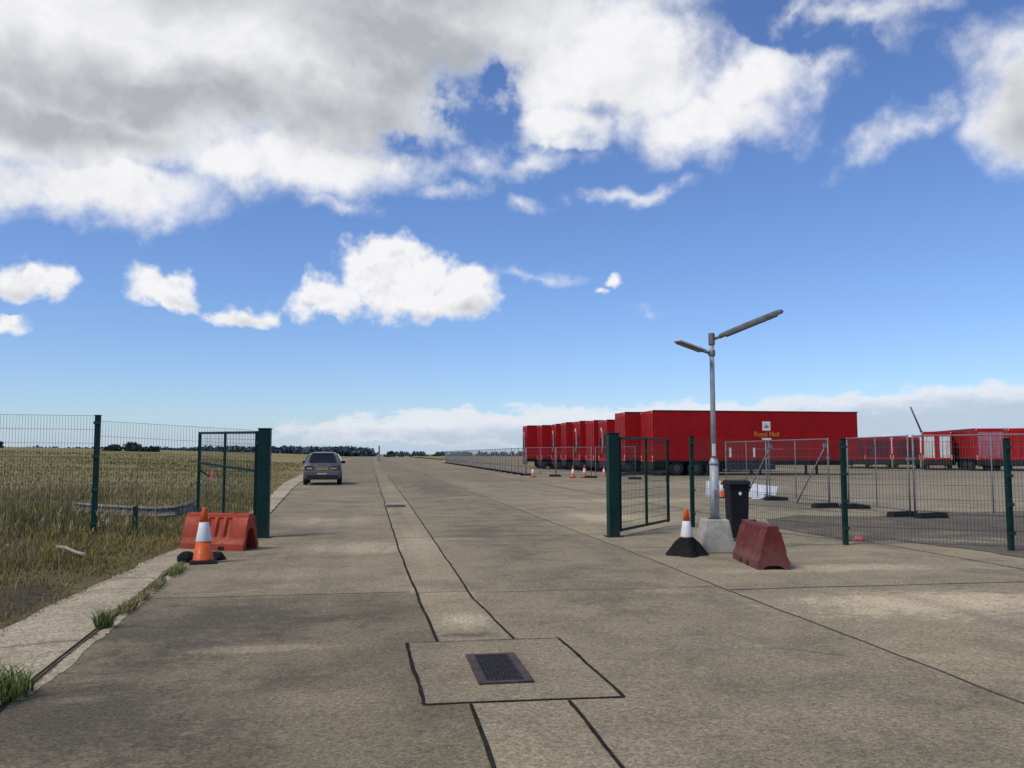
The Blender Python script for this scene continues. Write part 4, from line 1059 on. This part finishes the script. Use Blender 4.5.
# the big one, flank to the viewer
T1 = make_trailer('largest red trailer, its long flank facing the viewer with white crest and yellow lettering', 15.4, 4.52)
T1.location = (19.1, 56.9, 0); T1.rotation_euler.z = R(.5)
body = [c for c in T1.children if c.name.startswith('body')][0]
lx = at(767, 434, 56.9).x-19.1; lz = at(767, 434.3, 56.9).z; cz = at(767, 426, 56.9).z
text_mesh('Royal Mail', .46, 'yellow_lettering', M['logo'], body, (lx,-.008,lz), (math.pi/2,0,0))
MB().box((lx-.30,-.008,cz-.32),(lx+.30,-.002,cz+.32)).build('white_crest_panel', M['whitemark'], body)
cm = MB()     # small crown mark on the panel
cm.box((lx-.15,-.014,cz-.13),(lx+.15,-.009,cz-.06))
for k in range(-2, 3): cm.add([(lx+k*.07-.035,-.0115,cz-.055),(lx+k*.07+.035,-.0115,cz-.055),(lx+k*.062,-.0115,cz+.12-.02*abs(k))], [(0,1,2)])
cm.add([(lx-.03,-.0118,cz+.10),(lx+.03,-.0118,cz+.10),(lx+.03,-.0118,cz+.16),(lx-.03,-.0118,cz+.16)], [(0,1,2,3)])
cm.build('crown_mark', M['crest'], body)
z2 = at(767, 439, 56.9).z; MB().box((lx-.35,-.008,z2-.07),(lx+.35,-.002,z2+.07)).build('white_strap', M['whitemark'], body)
z3 = at(770, 449.2, 56.9).z
M['pale_line'] = mat('pale_pink_print', (.45, .16, .17), .5)
mb = MB()
for k in range(14): mb.box((lx-.75+k*.14,-.008,z3-.03),(lx-.75+k*.14+.10,-.002,z3+.03))
mb.build('pale_print_line', M['pale_line'], body)
for px in (730.5, 754.5):
    q = at(px, 452.5, 56.9); MB().box((q.x-19.1-.09,-.02,q.z-.33),(q.x-19.1+.09,-.009,q.z+.33)).build('side_marker', M['whitemark'], body)
pr = make_trailer('plain', 13.6, 4.38)
def tr(px, Y, H, label, rz=0., src=None):
    p = at(px, 430, Y); o = dup(src or pr, (p.x, Y, 0), rz or R(random.uniform(-2.5, 2.0)), label); o.scale = (1, 1, H/4.38); return o
pr.location = (at(625, 430, 60.2).x, 60.2, 0); pr.scale = (1, 1, 4.55/4.38); pr['label'] = 'red trailer standing directly behind and left of the largest trailer'
# a second kind: fittings and flat dark panels painted as recess shade on the end wall
pr2 = make_trailer('fitted', 13.6, 4.38)
MB().box((-.05,.20,1.6),(-.034,.70,3.1)).build('recess_shade', M['hollow'], pr2)
MB().box((-.05,1.75,1.3),(-.034,2.25,2.9)).build('recess_shade', M['hollow'], pr2)
MB().box((-.12,.85,2.2),(-.034,1.25,3.5)).build('service_box', M['pink'], pr2, .03)
MB().box((-.09,1.40,3.45),(-.034,1.60,3.75)).build('lamp_unit', M['whitemark'], pr2, .02)
MB().tube([(-.06,1.05,2.2),(-.16,1.2,1.8),(-.14,1.4,1.55),(-.06,1.5,1.9)], .03, 8).build('air_hose', M['amber'], pr2)
pr2.location = (at(607, 430, 67.5).x, 67.5, 0); pr2.scale = (1, 1, 4.28/4.38); pr2['label'] = 'red trailer with pale tall fittings on its end, next to the right gate post'
# 4.28, 'red trailer with pale tall fittings on its end, next to the right gate post')
tr(594, 70.7, 4.36, 'red trailer third in from the right of the left cluster')
tr(580, 74.0, 4.42, 'red trailer with two dark upright slots in its end, mid cluster', 0, pr2)
tr(566, 77.2, 4.42, 'red trailer fourth from the left end of the cluster')
tr(556, 80.4, 4.38, 'red trailer at the step where the cluster roofline rises', 0, pr2)
tr(542, 83.6, 4.36, 'second red trailer from the left end of the cluster')
tr(527, 86.8, 4.42, 'red trailer at the far left end of the cluster', 0, pr2)

# second yard on the right: trailers with their rear ends turned to the viewer
def tr_end(px0, Y, H, door, label, lean, L=12.0):
    t = make_trailer(label, L, H, door, 'red_bright')
    p = at(px0, 440, Y); t.location = (p.x, p.y, 0); t.rotation_euler.z = R(lean)     # local +x runs away from viewer
    return t
# local y runs to the left of travel, so origin is the right rear corner
tr_end(891, 79.5, 3.22, 'maroon', 'low red trailer with maroon doors just right of the largest trailer', 57)
tr_end(920, 78.0, 3.20, 'maroon', 'second low red trailer with maroon doors, behind the leaning fence posts', 57)
tr_end(952, 73.0, 3.62, 'white', 'red trailer with pale white rear doors under the distant lamp arm', 55)
tr_end(1006, 69.0, 3.80, 'pink', 'red trailer with faded pink rear doors near frame right', 72)
tr_end(1041, 67.5, 3.80, 'red', 'red trailer cut off by the right edge of the frame', 54)
tr_end(868, 82.0, 3.22, 'maroon', 'low red trailer mostly hidden behind the right end of the largest trailer', 57)

# distant lamp with a long tilted head
p = at(921, 431, 90.)
t = thing('lamp_post', 'distant lamp post with a long steeply tilted head above the right trailers', 'lamp post', (p.x, 90., 0))
MB().tube([(0,0,0),(0,0,p.z+.1)], [.09,.07], 12).build('pole', M['pole'], t)
q = at(910.5, 407, 90.); MB().tube([(0,0,p.z),(q.x-p.x,0,q.z)], .10, 10).build('lamp_head', M['lamp_dark'], t)
MB().lathe([(.14,p.z-.1),(.14,p.z+.12)], 12).build('pole_top_bracket', M['lamp_dark'], t)

# ------------------------------------------------------------------ car
def make_car(loc, rz):
    t = thing('parked_car', 'grey hatchback parked on the concrete by the meadow edge, seen from behind', 'car', loc, rz)
    # stations along y (rear = 0): y, z bottom, z belt, z roof, half width low, belt, roof
    S = [(0.00,.36,.78,.80,.74,.74,.62),(.05,.30,.90,.93,.80,.80,.66),(.16,.27,.97,1.02,.84,.83,.68),(.46,.26,.99,1.40,.86,.84,.57),(.62,.25,.99,1.48,.87,.85,.57),
         (1.2,.22,.98,1.53,.875,.86,.58),(2.0,.22,.96,1.54,.875,.86,.59),(2.6,.22,.95,1.49,.875,.86,.58),(3.35,.24,.95,1.03,.87,.85,.66),(3.9,.25,.84,.90,.84,.82,.62),(4.15,.30,.72,.76,.76,.74,.55)]
    vs, n = [], 0
    for (y, zb, zl, zr, wl, wb, wr) in S:
        half = [(wl*.90, zb), (wl*.985, zb+.10), (wl, (zb+zl)/2), (wb, zl), ((wb+wr)/2+.03, (zl+zr)/2), (wr, zr-.035*(zr-zl)/.4), (wr*.80, zr), (0, zr+.015)]
        ring = half + [(-x, z) for x, z in reversed(half[:-1])]
        n = len(ring); vs += [(x, y, z) for x, z in ring]
    fs = [(i*n+j, i*n+j+1, (i+1)*n+j+1, (i+1)*n+j) for i in range(len(S)-1) for j in range(n-1)]
    fs += [(i*n+n-1, i*n, (i+1)*n, (i+1)*n+n-1) for i in range(len(S)-1)]
    fs += [tuple(reversed(range(n))), tuple((len(S)-1)*n+j for j in range(n))]
    body = MB().add(vs, fs).build('body', M['car'], t, autosmooth=.7)
    def panel(name, pts, m, off, par=body):
        P_ = [Vector(p_) for p_ in pts]; nn = (P_[1]-P_[0]).cross(P_[2]-P_[0]).normalized()
        q_ = [p_+nn*off for p_ in P_]; MB().add(P_+q_, [tuple(range(len(P_)))[::-1], tuple(len(P_)+i for i in range(len(P_)))]+[(i,(i+1) % len(P_),len(P_)+(i+1) % len(P_),len(P_)+i) for i in range(len(P_))]).build(name, m, par)
    panel('rear_window', [(-.60,.175,1.045),(.60,.175,1.045),(.545,.43,1.375),(.46,.475,1.405),(-.46,.475,1.405),(-.545,.43,1.375)], M['glass'], .02)
    MB().box((-.50,.44,1.455),(.50,.62,1.495)).build('roof_spoiler', M['car'], body, .015)
    for s in (-1, 1):
        pts = [(s*.862,.62,1.02),(s*.872,1.9,1.0),(s*.872,2.75,.99),(s*.80,2.35,1.26),(s*.66,2.0,1.45),(s*.65,.85,1.42)]
        panel('side_window', pts if s > 0 else pts[::-1], M['glass'], .02)
        MB().box((s*.60-.19,-.015,.70),(s*.60+.19,.08,.90)).build('tail_light', M['taillight'], body, .02)
        MB().box((s*.55-.14,-.022,.74),(s*.55+.10,.0,.80)).build('reversing_light', M['clear'], body, .008)
        mb = MB().frustum((s*.93-.10,2.45),(s*.93+.10,2.60),(s*.93-.085,2.47),(s*.93+.085,2.58),.98,1.12)
        mb.build('wing_mirror', M['carblack'], t, .03, 2)
        for y in (.78, 3.32):
            w_ = MB().tube([(s*.66,y,.31),(s*.69,y,.31),(s*.85,y,.31),(s*.875,y,.31)], [.27,.31,.31,.27], 24).build('wheel', M['tyre'], t)
            MB().tube([(s*.86,y,.31),(s*.882,y,.31)], .20, 20).build('rim', M['alloy'], w_)
    MB().box((-.78,-.05,.44),(.78,.10,.64)).build('rear_bumper', M['car'], body, .035, 3)
    MB().box((-.66,-.045,.27),(.66,.09,.435)).build('bumper_valance', M['carblack'], body, .02)
    MB().box((-.26,-.014,.70),(.26,.012,.82)).build('number_plate', M['plate'], body)
    MB().box((-.22,-.058,.50),(.22,-.051,.56)).build('bumper_trim', M['clear'], body)
    MB().lathe([(.055,0),(.055,.012)], 16).build('badge', M['alloy'], body, loc=(0,.09,.955))
    MB().box((-.30,-.012,.845),(.30,.015,.865)).build('boot_trim', M['alloy'], body)
    MB().tube([(.0,.85,1.52),(.0,.72,1.66)], .006, 6).build('aerial', M['carblack'], t)
    return t
make_car((-2.36, 42.6, 0), R(1.5)).scale = (1.05, 1., 1.04)

# far mast on the horizon
p = gnd(379, 461)
t = thing('mast', 'thin far mast with a pale base box on the horizon beyond the runway', 'mast', (p.x, 187., 0))
MB().tube([(0,0,1.6),(0,0,3.3)], .14, 8).build('mast_pole', M['chassis'], t)
MB().box((-.25,-.2,0),(.25,.2,1.6)).build('base_box', M['galv'], t, .03)

# ------------------------------------------------------------------ trees
def leaf_cloud(centers, radii, n, size, zflat=.8, rough=.35):
    """leaf-clump quads in uneven lobes; returns verts, quads, tone"""
    c = np.array(centers); r = np.array(radii)
    k = rng.choice(len(c), n, p=(r**2)/np.sum(r**2))
    u = rng.normal(size=(n, 3)); u /= np.linalg.norm(u, axis=1)[:, None]
    rad = r[k]*(1-rough*rng.random(n)**1.5)*(1+.12*rng.normal(size=n))
    p = c[k]+u*rad[:, None]*np.array([1, 1, zflat])
    a = rng.normal(size=(n, 3)); a /= np.linalg.norm(a, axis=1)[:, None]; b = np.cross(a, rng.normal(size=(n, 3))); b /= np.linalg.norm(b, axis=1)[:, None]
    s = size*rng.uniform(.5, 1.3, n)[:, None]
    v = np.stack([p-a*s, p-b*s*.6, p+a*s, p+b*s*.6], 1).reshape(-1, 3)
    q = np.arange(4*n).reshape(n, 4)
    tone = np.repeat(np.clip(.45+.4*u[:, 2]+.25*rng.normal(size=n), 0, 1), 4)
    return v, q, tone
def tree(px, ytop, ybase, Y, halfw, label, name='tree', n=1500):
    b = at(px, ybase, Y); h = at(px, ytop, Y).z-b.z
    t = thing(name, label, 'tree', (b.x, Y, b.z), 0, 'trees on the meadow skyline')
    w = halfw*Y/F_PX*1.05
    cs, rs = [], []
    for i in range(11):
        a = random.uniform(0, 6.28); rr = random.random()**.6*w*.62
        zz_ = h*random.uniform(.30, .80)*(1-.28*(rr/w)); cs.append((rr*math.cos(a), rr*math.sin(a), zz_)); rs.append(random.uniform(.26, .42)*min(w, h))
    v, q, tn = leaf_cloud(cs, rs, n, .13*min(w, h)*.9)
    v[:, 2] = np.clip(v[:, 2], .0, h*1.04)
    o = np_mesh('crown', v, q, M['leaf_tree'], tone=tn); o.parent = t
    trunk = MB().tube([(0,0,-1.2),(.05,0,h*.3),(.1,.05,h*.7)], [.10*w,.07*w,.02*w], 8)
    for i in range(4):
        a = i*1.6; trunk.tube([(.05,0,h*.3),(w*.4*math.cos(a),w*.4*math.sin(a),h*.6)], [.04*w,.012*w], 6)
    trunk.build('trunk', M['bark'], t)
    return t
tree(112, 444.5, 454.5, 200, 9.5, 'leftmost of three rounded dark trees seen through the left fence')
tree(131, 441.5, 454.5, 205, 12, 'tallest middle tree of the three seen through the left fence')
tree(151, 446, 455, 210, 10, 'lower right tree of the three seen through the left fence')
tree(22, 447.5, 452, 210, 6, 'small dark bush on the skyline at far left', 'bush', 500)
tree(43, 449.5, 452.5, 215, 4, 'tiny bush on the skyline between two others at left', 'bush', 350)
tree(71, 449.0, 453, 212, 6.5, 'low dark bush on the skyline left of the fence post', 'bush', 500)
tree(-2, 439, 451, 190, 5, 'dark tree cut off by the left frame edge on the skyline', n=900)
# far wood beyond the airfield: reads as one mass
cs, rs = [], []
for i in range(420):
    px = random.uniform(-120, 375); Y = random.uniform(560, 640)
    top = 447.3+1.0*mnoise.noise(Vector((px*.045, 0, 0)))+ (1.0 if px < 200 else 0) + random.uniform(0, 1.2)+1.4*max(0, (px-345)/30)
    p = at(px, top, Y); r_ = random.uniform(2.6, 4.2)
    cs.append((p.x, Y, p.z-r_*.8)); rs.append(r_); cs.append((p.x+random.uniform(-3,3), Y, max(1., p.z-r_*2.0))); rs.append(r_*1.1)
for i in range(300):
    px = random.uniform(360, 1250); Y = random.uniform(640, 740)
    top = 452.2+.8*mnoise.noise(Vector((px*.06, 4, 0)))+random.uniform(0, 1.)
    p = at(px, top, Y); r_ = random.uniform(1.8, 2.8); cs.append((p.x, Y, max(.8, p.z-r_*.8))); rs.append(r_)
v, q, tn = leaf_cloud(cs, rs, 60000, 1.5, .9)
v[:, 2] = np.maximum(v[:, 2], -.05)
o = np_mesh('distant_wood', v, q, M['leaf_hazed'], tone=tn)
tag(o, 'dark bluish woodland belt along the horizon beyond the airfield', 'wood', kind='stuff')
# low far hedge closing the runway end
cs, rs = [], []
for i in range(260):
    px = random.uniform(385, 1100); Y = random.uniform(430, 470)
    p = at(px, 455.2+.7*mnoise.noise(Vector((px*.09, 8, 0))), Y); r_ = random.uniform(.8, 1.3); cs.append((p.x, Y, max(.4, p.z-r_*.7))); rs.append(r_)
v, q, tn = leaf_cloud(cs, rs, 9000, .5, .9); v[:, 2] = np.maximum(v[:, 2], .0)
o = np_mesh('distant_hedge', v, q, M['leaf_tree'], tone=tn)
tag(o, 'low dark hedge closing the far end of the concrete runway', 'hedge', kind='stuff')

sc.cycles.max_bounces = 6; sc.cycles.diffuse_bounces = 3; sc.cycles.glossy_bounces = 3
sc.cycles.use_denoising = True
sc.render.film_transparent = False
